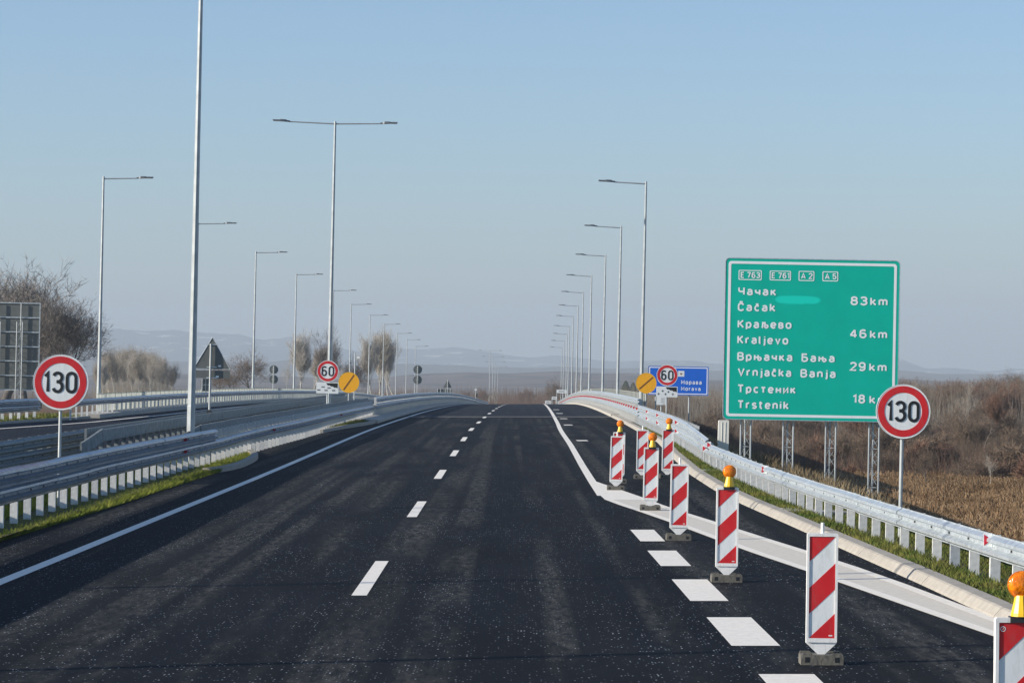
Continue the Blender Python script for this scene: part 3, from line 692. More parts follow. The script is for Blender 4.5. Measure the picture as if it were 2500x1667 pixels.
GL['k'] = (.42, [[(0, 0), (0, 1)], [(.40, X_), (.0, .26)], [(.13, .40), (.44, 0)]])
GL['l'] = (.06, [[(.0, 1), (.0, .1)]+arc(.1, .1, .1, .1, 180, 270, 3)])
GL['p'] = (.44, [[(0, -.26), (0, X_)], arc(.22, .36, .22, .36, 180, 540, 14)])
GL['c'] = (.40, [arc(.23, .36, .22, .36, 45, 315, 12)])
GL['ч'] = (.40, [[(0, X_), (0, .46)]+arc(.16, .46, .16, .17, 180, 270, 4)+[(.40, .29)], [(.40, X_), (.40, 0)]])
GL['к'] = (.40, [[(0, 0), (0, X_)], [(.38, X_), (.0, .30)], [(.12, .42), (.42, 0)]])
GL['в'] = (.40, [[(0, 0), (0, X_)], [(0, X_), (.20, X_)]+arc(.22, .55, .15, .17, 85, -90, 6)+[(.02, .38)], [(.2, .38)]+arc(.22, .19, .18, .19, 85, -90, 6)+[(0.02, 0)]])
GL['н'] = (.42, [[(0, 0), (0, X_)], [(.42, 0), (.42, X_)], [(0, .38), (.42, .38)]])
GL['и'] = (.42, [[(0, X_), (0, 0), (.42, X_), (.42, 0)]])
GL['т'] = (.42, [[(0, X_), (.42, X_)], [(.21, X_), (.21, 0)]])
GL['љ'] = (.62, [[(0, 0), (.08, .1), (.10, X_), (.32, X_), (.32, 0)], [(.34, 0), (.46, 0)]+arc(.48, .2, .16, .2, -88, 90, 6)+[(.34, .40)]])
GL['њ'] = (.66, [[(0, 0), (0, X_)], [(0, .40), (.48, .40)]+arc(.50, .2, .17, .2, 88, -90, 6)+[(.38, 0)], [(.36, 0), (.36, X_)]])
for a_, b_ in (('а', 'a'), ('е', 'e'), ('о', 'o'), ('р', 'p'), ('с', 'c')): GL[a_] = GL[b_]
GL['č'] = (.40, GL['c'][1]+[[(.10, 1.0), (.22, .86), (.34, 1.0)]]); GL['Č'] = (.5, GL['C'][1]+[[(.12, 1.30), (.26, 1.14), (.40, 1.30)]])
def text_mesh(body, x0, x1, zb, cap, mtl, y0=-.006, th=.003, bold=.17, space=.24, **k):
    """raised flat letters in the local x,z plane facing -y, running from x0 to x1 with the given cap height (stroke included)"""
    hw = bold/2; pen = hw; strokes = []
    for ch in body:
        if ch == ' ': pen += .34; continue
        w, pl = GL[ch]
        for p in pl: strokes.append([(pen+x, y) for x, y in p])
        pen += w+bold+space
    total = pen-space-hw
    sx = (x1-x0)/total; sy = cap/1.0
    V = []; Fc = []; lay = 0
    for p in strokes:
        q = [p[0]]
        for a in p[1:]:
            if abs(a[0]-q[-1][0])+abs(a[1]-q[-1][1]) > 1e-4: q.append(a)
        # to output space: strokes keep an even width there
        t_ = hw*cap
        q = [(x0+x*sx, zb+(t_+y*(cap-2*t_))) for x, y in q]
        closed = len(q) > 3 and abs(q[0][0]-q[-1][0])+abs(q[0][1]-q[-1][1]) < 1e-5
        tx = t_
        L = []; R = []; m = len(q)
        for i in range(m):
            if closed: a, b = q[(i-1) % (m-1)], q[(i+1) % (m-1)]
            else: a, b = q[max(0, i-1)], q[min(m-1, i+1)]
            c = q[i]
            d1 = Vector((c[0]-a[0], c[1]-a[1])); d2 = Vector((b[0]-c[0], b[1]-c[1]))
            if d1.length < 1e-9: d1 = d2
            if d2.length < 1e-9: d2 = d1
            d1.normalize(); d2.normalize(); n1 = Vector((-d1.y, d1.x)); n2 = Vector((-d2.y, d2.x)); nn = n1+n2
            if nn.length < .2: nn = n1
            nn.normalize(); k_ = min(1.6, 1/max(.3, nn.dot(n1)))*tx
            L.append((c[0]+nn.x*k_, c[1]+nn.y*k_)); R.append((c[0]-nn.x*k_, c[1]-nn.y*k_))
        yy = y0-.0005*(lay % 4); lay += 1
        b0 = len(V)
        for l_, r_ in zip(L, R): V += [(l_[0], yy, l_[1]), (r_[0], yy, r_[1]), (r_[0], y0+th, r_[1]), (l_[0], y0+th, l_[1])]
        for i in range(m-1):
            a = b0+4*i
            for j in range(4): Fc.append((a+j, a+(j+1) % 4, a+4+(j+1) % 4, a+4+j))
        if not closed: Fc += [(b0, b0+3, b0+2, b0+1), (b0+4*(m-1), b0+4*(m-1)+1, b0+4*(m-1)+2, b0+4*(m-1)+3)]
    me2 = bpy.data.meshes.new('lettering'); me2.from_pydata(V, [], Fc); me2.materials.append(mtl); me2.update()
    return me2
def letters(par, body, *a, **k):
    return link('lettering', text_mesh(body, *a, **k), par)

def clamp_bands(t, zs, r=.045, y=.03):
    for z in zs:
        b = MB(); b.box(-.16, .16, .008, .03, z-.02, z+.02); b.build('bracket', M['galv_post'], t)
def pole_part(t, z0, z1, r=.032, x=0, y=.065, m='pole', name='pole'):
    b = MB(); b.tube((x, y, z0), (x, y, z1), r, n=12); return b.build(name, M[m], t)
def speed_sign(px, py, rpx, d, digits, label, foot, group='130', wid=None):
    c = at(px, py, d); R = rpx/F_PX*d; z0 = foot; H = c.z-z0
    t = thing('speed_limit_sign', (c.x-math.sin(TILT)*H, d, z0), label, 'road sign')
    pole_part(t, -.5, H+R*.5)
    b = MB(); b.disc(0, H, R, 0, .006); b.build('sign_plate', M['retro'], t)
    b = MB(); b.ring(0, H, R*.70, R*.945, -.005, -.001, 56); b.build('red_ring', M['red'], t)
    b = MB(); b.ring(0, H, R*.995, R*1.012, -.004, .02, 56); b.build('rim', M['retro'], t)
    w = wid or R*.60; cap = R*(.80 if len(digits) == 3 else .95)
    for i, ch in enumerate(digits):
        if len(digits) == 3: xa, xb = [(-.60, -.42), (-.32, .10), (.19, .60)][i]
        else: xa, xb = [(-.58, -.09), (.08, .58)][i]
        link('digit', text_mesh(ch, R*xa, R*xb, H-cap/2, cap, M['black'], bold=.142), t)
    clamp_bands(t, (H-R*.35, H+R*.35))
    return t, H, R
speed_sign(2205, 1004, 65.5, 45.8, '130', 'round 130 speed limit sign overlapping the lower right corner of the green board', -.1)
speed_sign(148, 933, 67.0, 54.0, '130', 'round 130 speed limit sign behind the tall guardrail at the left', .12)
s60, H6, R6 = speed_sign(800.2, 905.9, 26.3, 131, '60', 'round 60 speed limit sign above a panel, in front of the T shaped lamp post', -.1)
def panel_under(t, H, R, w, h, zt, kind):
    b = MB(); b.box(-w/2, w/2, 0, .006, zt-h, zt); p = b.build('supplementary_plate', M['retro'], t)
    prof = [(-.05, -.06), (.45, -.06), (.45, -.50)]
    n = 7; pts = [(-.06*w, zt-.06*h), (.46*w, zt-.06*h), (.46*w, zt-.52*h)]
    for i in range(1, n): u = i/n; pts.append((.46*w-(.52*w)*u, zt-.52*h+.32*h*u+(.03*h if i % 2 else -.03*h)))
    b = MB(); b.prism(pts, -.004, -.001); b.build('plough_symbol', M['black'], p)
    for (cx, cz) in ((-.20, .42), (-.39, .70), (-.06, .72), (.28, .72), (.07, .5)):
        X, Z = cx*w, zt-cz*h; s = .035*w
        b = MB()
        if kind == 'o': b.ring(X-s, Z, s*.5, s, -.004, -.001, 8); b.ring(X+s*1.1, Z, s*.5, s, -.004, -.001, 8)
        else:
            s *= 1.5; b.box(X-s, X+s, -.004, -.001, Z-s*.22, Z+s*.22); b.box(X-s*.22, X+s*.22, -.0045, -.0005, Z-s, Z+s)
        b.build('snow_symbol', M['black'], p)
panel_under(s60, H6, R6, 54/F_PX*131, 27/F_PX*131, H6-R6-.02, 'o')
s60r, H7, R7 = speed_sign(1629, 915.8, 25.8, 120, '60', 'round 60 speed limit sign standing in front of the blue board', -.1)
panel_under(s60r, H7, R7, 52/F_PX*120, 26/F_PX*120, H7-R7-.03, '+')
# small notice below with its own post
c = at(1615.5, 978.5, 119); t = thing('notice_sign', (c.x-.05, 119, -.1), 'small white notice plate on a short post below the right 60 sign', 'road sign')
hh = c.z+.1; pole_part(t, -.4, hh+.1, .03)
b = MB(); b.box(-.21, .21, 0, .006, hh-.17, hh+.17); b.build('sign_plate', M['retro'], t)
for i in range(4):
    b = MB(); b.box(-.02 if i < 3 else .06, .15, -.003, -.001, hh+.11-.08*i-.02, hh+.11-.08*i); b.build('text_line', M['signback'], t)

def orange_disc(px, py, rpx, d, label, foot, ang):
    c = at(px, py, d); R = rpx/F_PX*d; H = c.z-foot
    t = thing('covered_sign', (c.x-math.sin(TILT)*H, d, foot), label, 'road sign')
    pole_part(t, -.4, H+R*.4)
    b = MB(); b.disc(0, H, R, 0, .006); b.build('sign_plate', M['orange'], t)
    ca, sa = math.cos(ang), math.sin(ang); w = R*.075; L = R*.9
    b = MB(); b.prism([(-L*ca+w*sa, H-L*sa-w*ca), (L*ca+w*sa, H+L*sa-w*ca), (L*ca-w*sa, H+L*sa+w*ca), (-L*ca-w*sa, H-L*sa+w*ca)], -.004, -.001); b.build('slash', M['slash'], t)
    b = MB(); b.ring(0, H, R*.985, R*1.02, -.003, .012, 48); b.build('rim', M['yellow'], t)
orange_disc(851.6, 933.5, 24.8, 149, 'orange disc with steep dark diagonal slash beside the left 60 sign', -.1, math.radians(56))
orange_disc(1577.6, 935, 24.6, 136, 'orange disc with flat dark diagonal slash at the end of the right parapet screen', -.1, math.radians(42))

# ------------------------------------------------------------------ green direction board
D = 75.0; s_ = D/F_PX
bw, bh = 424.6*s_, 392*s_
def board_uv(zx, zy, ox=1700, oy=600, k=3.92):      # a position measured on the board -> metres from its lower left corner
    x = ox+zx/k; y = oy+zy/k
    v = (y-630-(x-1773)*.0134)
    u = (x-1773)+v*.023
    return u*s_, bh-v*s_
c = at(1773-9-3, 630+392, D)
gb = thing('direction_board', (c.x, D, c.z-2.6), 'large green distance board listing four towns in white Cyrillic and Latin lettering', 'direction sign')
gb.rotation_euler = (0, math.radians(1.05), 0)
gb_z = 2.6
def rrect(x0, x1, z0, z1, r, n=5):
    pts = []
    for cx, cz, a0 in ((x1-r, z1-r, 0), (x0+r, z1-r, 90), (x0+r, z0+r, 180), (x1-r, z0+r, 270)):
        for i in range(n+1): a = math.radians(a0+90*i/n); pts.append((cx+r*math.cos(a), cz+r*math.sin(a)))
    return pts
def frame_ring(b, o, i_, y0, y1):
    n = len(o); vs = [(x, y0, z) for x, z in o]+[(x, y0, z) for x, z in i_]+[(x, y1, z) for x, z in o]+[(x, y1, z) for x, z in i_]
    fs = []
    for k in range(n):
        m_ = (k+1) % n; fs += [(k, m_, n+m_, n+k), (2*n+k, 3*n+k, 3*n+m_, 2*n+m_), (k, 2*n+k, 2*n+m_, m_), (n+k, n+m_, 3*n+m_, 3*n+k)]
    return b.add(vs, fs)
# green sheet with one faded, wiped patch
M['green'].node_tree.nodes['Principled BSDF'].inputs['Specular IOR Level'].default_value = .2
n, l, p_ = node(M['green']); src = p_.inputs['Base Color'].links[0].from_socket
tc = n.new('ShaderNodeTexCoord'); sx = n.new('ShaderNodeSeparateXYZ'); l.new(tc.outputs['Object'], sx.inputs[0])
pu, pv = board_uv(970, 515); 
def mth(op, a, b_=None):
    q = n.new('ShaderNodeMath'); q.operation = op
    for i, x in enumerate((a, b_)):
        if x is None: continue
        if isinstance(x, (int, float)): q.inputs[i].default_value = x
        else: l.new(x, q.inputs[i])
    return q.outputs[0]
nz = n.new('ShaderNodeTexNoise'); nz.inputs['Scale'].default_value = 3; l.new(tc.outputs['Object'], nz.inputs['Vector'])
dx = mth('ABSOLUTE', mth('DIVIDE', mth('SUBTRACT', sx.outputs['X'], pu), .62)); dz = mth('ABSOLUTE', mth('DIVIDE', mth('SUBTRACT', sx.outputs['Z'], pv+gb_z), .125))
dd = mth('ADD', mth('ADD', mth('POWER', dx, 4), mth('POWER', dz, 2)), mth('MULTIPLY', mth('SUBTRACT', nz.outputs['Fac'], .5), 1.1))
rr = n.new('ShaderNodeValToRGB'); rr.color_ramp.elements[0].position = .55; rr.color_ramp.elements[1].position = 1.0
rr.color_ramp.elements[0].color = (.8, .8, .8, 1); rr.color_ramp.elements[1].color = (0, 0, 0, 1); l.new(dd, rr.inputs['Fac'])
mx = n.new('ShaderNodeMix'); mx.data_type = 'RGBA'; l.new(rr.outputs['Color'], mx.inputs[0]); l.new(src, mx.inputs[6]); mx.inputs[7].default_value = (.01, .72, .56, 1); l.new(mx.outputs[2], p_.inputs['Base Color'])
b = MB(); b.prism(rrect(0, bw, gb_z, gb_z+bh, .11), 0, .03); b.build('sign_face', M['green'], gb)
b = MB(); frame_ring(b, rrect(.075, bw-.075, gb_z+.075, gb_z+bh-.075, .08), rrect(.145, bw-.145, gb_z+.145, gb_z+bh-.145, .04), -.004, -.001); b.build('border_line', M['whitetext'], gb)
b = MB(); frame_ring(b, rrect(-.015, bw+.015, gb_z-.015, gb_z+bh+.015, .12), rrect(.004, bw-.004, gb_z+.004, gb_z+bh-.004, .105), -.006, .05); b.build('edge_trim', M['galv'], gb)
CAPH = 83/3.92*s_
for body, x0, x1, zy in (('Чачак', 400, 765, 472), ('Čačak', 395, 757, 624), ('Краљево', 393, 910, 786), ('Kraljevo', 390, 878, 936), ('Врњачка', 388, 917, 1096), ('Бања', 1003, 1322, 1106),
                         ('Vrnjačka', 392, 905, 1245), ('Banja', 992, 1330, 1255), ('Трстеник', 387, 947, 1405), ('Trstenik', 387, 880, 1556),
                         ('83', 1473, 1640, 563), ('km', 1663, 1832, 565), ('46', 1465, 1630, 877), ('km', 1658, 1826, 879), ('29', 1463, 1620, 1190), ('km', 1650, 1820, 1193), ('18', 1490, 1612, 1500), ('km', 1650, 1822, 1503)):
    u0, v0 = board_uv(x0, zy); u1, _ = board_uv(x1, zy)
    letters(gb, body, u0, u1, v0+gb_z, CAPH*(1.05 if body in ('83', '46', '29', '18') else .98), M['whitetext'], y0=-.005, bold=.19, space=.13 if body[0] in '8421' else .2)
for body, bx0, bx1, by0, by1, tx0, tx1 in (('E 763', 405, 628, 230, 325, 425, 610), ('E 761', 703, 908, 235, 328, 722, 893), ('A 2', 980, 1132, 237, 332, 1003, 1113), ('A 5', 1208, 1360, 240, 334, 1232, 1342)):
    u0, v0 = board_uv(bx0, by1); u1, v1 = board_uv(bx1, by0); v1 = v0+(by1-by0)/3.92*s_
    b = MB(); frame_ring(b, rrect(u0, u1, v0+gb_z, v1+gb_z, .03), rrect(u0+.022, u1-.022, v0+gb_z+.022, v1+gb_z-.022, .02), -.004, -.001); b.build('number_box', M['whitetext'], gb)
    a, _ = board_uv(tx0, by1); e, _ = board_uv(tx1, by1)
    letters(gb, body, a, e, v0+gb_z+.052, (v1-v0)-.104, M['whitetext'], y0=-.005, bold=.17, space=.14)
for x in (1819, 1923, 2027, 2133):      # lattice masts
    cx = (x-1764)*s_+.02; w = .27
    t = bpy.data.objects.new('lattice_mast', None); COL.objects.link(t); t.parent = gb
    b = MB()
    legs = [(cx-w/2, .12), (cx+w/2, .12), (cx, .36)]
    for lx, ly in legs: b.tube((lx, ly, -2.4), (lx, ly, gb_z+bh-.2), .024, n=8)
    b.build('mast_leg', M['pole'], t)
    b = MB(); z = -2.3; k = 0
    while z < gb_z+bh-.5:
        for (p0, p1) in ((0, 1), (1, 2), (2, 0)):
            a, c2 = legs[p0], legs[p1]
            if k % 2: a, c2 = c2, a
            b.tube((a[0], a[1], z), (c2[0], c2[1], z+.26), .009, n=4, cap=False)
        if k % 4 == 0:
            for (p0, p1) in ((0, 1), (1, 2), (2, 0)): b.tube((legs[p0][0], legs[p0][1], z), (legs[p1][0], legs[p1][1], z), .011, n=4, cap=False)
        z += .26; k += 1
    b.build('lattice_bracing', M['pole'], t)

# blue river board
D2 = 165.0; s2 = D2/F_PX
c = at(1579, 963, D2); bb = thing('river_board', (c.x, D2, c.z-4), 'blue board with white border naming the Morava behind the right 60 sign', 'direction sign')
bb.rotation_euler = (0, math.radians(1.0), 0)
w2, h2 = 147*s2, 70*s2
b = MB(); b.prism(rrect(0, w2, 4, 4+h2, .05), 0, .03); b.build('sign_face', M['blue'], bb)
b = MB(); frame_ring(b, rrect(.05, w2-.05, 4.05, 3.95+h2, .05), rrect(.105, w2-.105, 4.105, 3.895+h2, .03), -.004, -.001); b.build('border_line', M['whitetext'], bb)
b = MB(); frame_ring(b, rrect(-.012, w2+.012, 3.988, 4.012+h2, .05), rrect(.003, w2-.003, 4.003, 3.997+h2, .045), -.006, .05); b.build('edge_trim', M['galv'], bb)
k2 = s2/9.046
letters(bb, 'Морава', (1080-350)*k2, (1530-350)*k2, 4+(935-695)*k2, 95*k2, M['whitetext'], y0=-.005, bold=.16)
letters(bb, 'Morava', (1080-350)*k2, (1510-350)*k2, 4+(935-835)*k2, 90*k2, M['whitetext'], y0=-.005, bold=.16)
b = MB(); b.box((1010-350)*k2, (1145-350)*k2, -.004, -.001, 4+(935-525)*k2, 4+(935-400)*k2); q = b.build('pictogram_plate', M['retro'], bb)
b = MB(); zc = 4+(935-465)*k2; xc = (1075-350)*k2; b.prism([(xc-.09, zc+.03), (xc-.03, zc+.055), (xc, zc+.02), (xc+.03, zc+.055), (xc+.09, zc+.03), (xc, zc-.07)], -.008, -.005); b.build('pictogram', M['slash'], q)
for x in (1596, 1677.5): pole_part(bb, -1, 4+h2*.8, .045, (x-1579)*s2+.05, .1, name='post')

# ------------------------------------------------------------------ sign backs
def back_pole(t, z1, r=.035): return pole_part(t, -.5, z1, r, 0, -.075)
c = at(517, 901, 93.0); foot = .3; H = c.z-foot
t = thing('triangle_sign', (c.x-math.sin(TILT)*H, 93.0, foot), 'grey back of a triangular sign over a rectangular plate, mounted on the median rail', 'road sign')
k = 93/F_PX; W = 44.5*k
b = MB(); pts = []
for (x, z), in (((-W, H+.01),), ((W, H+.01),), ((0, H+78*k),)): pts.append((x, z))
b.prism(pts, 0, .006); b.build('sign_plate', M['signback'], t)
b = MB()
for a, e in ((0, 1), (1, 2), (2, 0)): b.tube((pts[a][0], -.004, pts[a][1]), (pts[e][0], -.004, pts[e][1]), .009, n=6)
b.build('rim', M['galv'], t)
b = MB(); b.box(-W, W, 0, .006, H-22*k, H-3*k); b.build('supplementary_plate', M['signback'], t)
pole_part(t, -.3, H+62*k, .034, -.04, -.07)
for z in (H+60*k, H+5*k, H-21*k): b = MB(); b.box(-.17, .17, -.03, -.006, z-.018, z+.018); b.build('bracket', M['galv'], t)
for x, z in ((19*k, H+8*k), (14*k, H-18*k)): b = MB(); b.box(x-.05, x+.05, -.004, -.001, z-.03, z+.03); b.build('sticker', M['whitetext'], t)
b = MB(); b.box(-.12, .04, -.13, -.02, H-(1008-901+14)*k, H-(1008-901-8)*k); b.build('rail_clamp', M['dark'], t)

def round_backs(cx, cy1, cy2, r, d, foot, label):
    c = at(cx, cy1, d); c2 = at(cx, cy2, d); H1 = c.z-foot; H2 = c2.z-foot; R = r/F_PX*d
    t = thing('round_sign', (c.x-math.sin(TILT)*H1, d, foot), label, 'road sign')
    for H in (H1, H2):
        b = MB(); b.disc(0, H, R, 0, .006); b.build('sign_plate', M['signback'], t)
        b = MB(); b.ring(0, H, R*.98, R*1.02, -.008, .01, 32); b.build('rim', M['galv'], t)
    pole_part(t, -.3, H1+R*.8, .036, -.02, -.07)
    for H in (H1, H2): b = MB(); b.box(-.15, .15, -.03, -.006, H-.016, H+.016); b.build('bracket', M['galv'], t)
round_backs(668.5, 902, 926, 10.9, 228, .1, 'two round grey sign backs on one post, left, over the opposite parapet')
round_backs(1020, 902, 927, 11, 285, -1, 'two round grey sign backs on one post near the bridge crest')
c = at(1092.5, 946, 335); t = thing('triangle_sign', (c.x-.05, 335, c.z-2), 'tiny grey back of a triangular sign at the left of the bridge crest', 'road sign')
b = MB(); b.prism([(-.5, 2), (.5, 2), (0, 3.0)], 0, .006); b.build('sign_plate', M['signback'], t); pole_part(t, -.3, 2.95, .04, 0, -.07)
c = at(1085, 961, 372); t = thing('board_back', (c.x, 372, c.z-1.5), 'dark low board back with white uprights left of the crest', 'road sign')
b = MB(); b.box(-1.0, .9, 0, .03, 1.6, 2.1); b.build('sign_plate', M['signback'], t)
for x in (-.95, -.55, .1, .75): pole_part(t, -.5, 2.15, .035, x, -.05, name='post')
c = at(503, 955, 178); t = thing('board_back', (c.x, 178, c.z-1.2), 'small dark rectangular sign back below the triangular sign, by the opposite parapet', 'road sign')
b = MB(); b.box(-.3, .3, 0, .01, 1.2, 2.02); b.build('sign_plate', M['signback'], t)
for x in (-.28, -.05, .27): pole_part(t, -.9, 2.0, .022, x, -.03, name='post')
b = MB(); b.box(-.3, .3, -.03, -.01, 1.6, 1.63); b.build('bracket', M['galv'], t)

# big board back at the left edge
D3 = 150.0; s3 = D3/F_PX; c = at(97, 953, D3)
t = thing('direction_board', (c.x-.1, D3, .45), 'large grey back of a direction board cut by the left picture edge', 'direction sign')
zb = c.z-.45; hb = 212*s3; wb = 4.6
for i in range(6):
    z0 = zb+hb*(i/6)+.01; z1 = zb+hb*((i+1)/6)-.01
    b = MB(); b.box(-wb, 0, 0, .02, z0, z1); b.build('back_panel', M['signback'], t)
for i in range(7):
    z = zb+hb*i/6; b = MB(); b.box(-wb-.02, .02, -.06, -.005, z-.028, z+.028); b.build('cross_rail', M['galv'], t)
b = MB(); b.box(-.02, .02, -.07, -.01, zb+.03, zb+hb-.03); b.build('edge_trim', M['galv'], t)
for xm in (-50*s3+.1, -104*s3+.1):
    mo = bpy.data.objects.new('lattice_mast', None); COL.objects.link(mo); mo.parent = t
    legs = [(xm, -.1), (xm+.26, -.2), (xm+.13, -.42)] if False else [(xm, -.12), (xm-.15, -.45), (xm+.15, -.45)]
    b = MB()
    for j, (lx, ly) in enumerate(legs[:3]): b.tube((lx, ly, -2), (lx, ly, zb+hb-(.0 if j == 0 else 46*s3)), .03, n=8)
    b.build('mast_leg', M['pole'], mo)
    b = MB(); z = -1.9; k_ = 0
    while z < zb+hb-1.2:
        for (p0, p1) in ((0, 1), (1, 2), (2, 0)):
            a, e = legs[p0], legs[p1]
            if k_ % 2: a, e = e, a
            b.tube((a[0], a[1], z), (e[0], e[1], z+.4), .012, n=4, cap=False)
        z += .4; k_ += 1
    b.build('lattice_bracing', M['pole'], mo)

# weather / camera masts and far small signs
c = at(864, 905, 205); t = thing('camera_mast', (c.x, 205, -.3), 'slim white mast with a crossbar and camera behind the orange disc', 'mast')
pole_part(t, 0, c.z+.3+1.35, .04, 0, 0)
b = MB(); b.tube((-.32, 0, c.z+.3+.62), (.0, 0, c.z+.3+.62), .025); b.tube((0, 0, c.z+.3+.62), (.22, 0, c.z+.3+.95), .02); b.build('crossbar', M['pole'], t)
b = MB(); b.box(.14, .34, -.05, .05, c.z+.3+.92, c.z+.3+1.05); b.build('camera', M['white'], t)
b = MB(); b.box(-.38, -.26, -.05, .05, c.z+.3+.54, c.z+.3+.6); b.build('sensor', M['dark'], t)
c = at(1161, 968, 420); t = thing('camera_mast', (c.x, 420, c.z-1.5), 'tiny slim mast with a bulb left of the bridge crest', 'mast')
pole_part(t, 0, 2.9, .045, 0, 0); b = MB(); b.box(-.2, .1, -.06, .06, 2.4, 2.65); b.build('sensor', M['white'], t); b = MB(); b.box(.02, .25, -.1, .1, 1.4, 2.0); b.build('cabinet', M['dark'], t)
for (x0, x1, y0, y1, d, lab) in ((1329.6, 1343.6, 978, 985.5, 330, 'tiny low white plate right of the lane at the crest'), (1346, 1358, 968, 975, 350, 'tiny white plate on a dark frame right of the crest'), (1358, 1383, 951, 959, 430, 'tiny white gantry plate behind the first reflectors at the crest')):
    a = at(x0, y0, d); e = at(x1, y1, d); t = thing('small_sign', (a.x, d, e.z-2), lab, 'road sign')
    w = e.x-a.x; h = a.z-e.z
    b = MB(); b.box(0, w, 0, .03, 2, 2+h); b.build('sign_plate', M['retro'], t)
    b = MB(); b.box(w*.2, w*.8, -.004, -.001, 2+h*.35, 2+h*.6); b.build('text_line', M['signback'], t)
    for x in (.06, w-.06): pole_part(t, -1.5, 2, .05, x, .06, name='post')

# concrete marker slab behind the right rail
c = at(1767, 1025, 80); t = thing('concrete_marker', (c.x-.03, 80.0, -.1), 'pale upright concrete slab behind the rail under the left corner of the green board', 'marker post')
hh = c.z+.1
b = MB(); b.prism([(-.155, .42), (.155, .42), (.15, hh-.02), (.12, hh), (-.13, hh-.01), (-.15, hh-.04)], 0, .14); b.build('slab', M['slab'], t)
for x in (-.05, .05): b = MB(); b.box(x-.006, x+.006, -.008, .0, .45, hh-.06); b.build('rib', M['slab'], t)
b = MB(); b.box(-.165, .165, -.01, .16, -.3, .415); b.build('foot', M['signback'], t)

# ------------------------------------------------------------------ warning beacons
def clip_poly(poly, a, b_, c_, keep=True):
    out = []; f = lambda p: a*p[0]+b_*p[1]-c_
    for i in range(len(poly)):
        p, q = poly[i], poly[(i+1) % len(poly)]; fp, fq = f(p), f(q)
        if fp >= 0: out.append(p)
        if (fp >= 0) != (fq >= 0):
            t = fp/(fp-fq); out.append((p[0]+(q[0]-p[0])*t, p[1]+(q[1]-p[1])*t))
    return out
def beacon(loc, label, lampy, lean=(0, 0), rz=0, shrink=1):
    t = thing('warning_beacon', loc, label, 'warning beacon', 'red and white warning beacons along the pale band')
    t.rotation_euler = (lean[1], TILT*.4+lean[0], rz)
    # foot: block with two handle sockets
    b = MB(); L, Wd, Hh = .40, .24, .115
    b.prism([(-.20, 0), (.20, 0), (.20, .08), (.185, .112), (.10, .112), (.075, .095), (-.075, .095), (-.10, .112), (-.185, .112), (-.20, .08)], -.12, -.105)
    b.prism([(-.20, 0), (.20, 0), (.20, .08), (.185, .112), (.10, .112), (.075, .095), (-.075, .095), (-.10, .112), (-.185, .112), (-.20, .08)], .09, .12)
    b.box(-.20, -.165, -.105, .09, 0, .095); b.box(-.115, .115, -.105, .09, 0, .094); b.box(.165, .20, -.105, .09, 0, .095); b.box(-.165, -.115, -.105, .09, .07, .096); b.box(.115, .165, -.105, .09, .07, .096)
    b.build('foot', M['rubber'], t)
    for x in (-.14, .14): b = MB(); b.box(x-.022, x+.022, -.1215, -.1202, .025, .075); b.build('handle_hole_shade', M['black'], t)  # black patches painted on the foot for the shade inside the holes
    z0, z1 = .145, 1.235; w = .146
    b = MB(); b.prism([(-.03, .09), (.03, .09), (w, z0+.055), (w, z1-.012), (w-.012, z1), (-w+.012, z1), (-w, z1-.012), (-w, z0+.055)], -.018, .022); bd_ = b.build('body', M['white'], t)
    b = MB(); frame_ring(b, rrect(-w, w, z0+.06, z1, .012, 3), rrect(-w+.022, w-.022, z0+.10, z1-.03, .004, 3), -.03, -.0185); b.build('frame', M['white'], t)
    fx, f0, f1 = w-.024, z0+.102, z1-.032
    b = MB(); b.prism([(-fx, f0), (fx, f0), (fx, f1), (-fx, f1)], -.0215, -.0188); b.build('reflective_face', M['retro'], t)
    rect = [(-fx, f0), (fx, f0), (fx, f1), (-fx, f1)]
    # bands rise to the right; measured along the left edge from the top
    Ht = f1-f0; sl = .235/(2*fx)                    # rise across the width
    nx_, nz_ = -sl, 1.0
    def band(za, zb_):                              # between the lines through the left edge at heights za > zb_
        p = clip_poly(rect, nx_, nz_, zb_+sl*fx-0*fx) if False else clip_poly(rect, -sl, 1, zb_-sl*(-fx)*1)
        p = clip_poly(p, sl, -1, -(za-sl*(-fx)*1)); return p
    top = f1
    for za, zb_ in ((top+.2, top-.235), (top-.485, top-.73), (top-.96, top-1.4)):
        p = band(za, zb_)
        if len(p) > 2: b = MB(); b.prism(p, -.0235, -.0218); b.build('red_stripe', M['red'], t)
    b = MB(); b.box(fx-.055, fx-.02, -.0245, -.0237, f0+.018, f0+.03); b.build('maker_mark', M['retro'], t)
    if lampy:
        b = MB(); b.box(-.055, .09, -.045, .03, z1-.03, z1+.008); b.build('lamp_bracket', M['dark'], t)
        b = MB(); b.lathe([(0, 0), (.066, 0), (.064, .02), (.05, .08), (.04, .13), (.0, .135)], 12, (.02, -.005, z1+.009)); b.build('lamp_body', M['yellow'], t)
        b = MB()
        N = 18; K = 9; vs = []; fs = []
        for i in range(K+1):
            a = math.pi*i/K; rr_ = .085*math.sin(a)**.7; yy = -.04*math.cos(a)
            for j in range(N):
                q = 2*math.pi*j/N; rp = rr_*(1+.02*math.cos(9*q)); vs.append((.02+rp*math.cos(q), yy-.005, z1+.205+rp*math.sin(q)))
        for i in range(K):
            for j in range(N): fs.append((i*N+j, i*N+(j+1) % N, (i+1)*N+(j+1) % N, (i+1)*N+j))
        b.add(vs, fs); le = b.build('amber_lens', M['amber'], t, smooth=True)
        b = MB(); b.ring(.02, z1+.205, .078, .088, -.012, .002, 24); b.build('lens_ring', M['amber'], le)
    else:
        b = MB(); b.tube((0, 0, z1), (0, 0, z1+.10), .017, n=10); b.build('peg', M['white'], t)
    return t
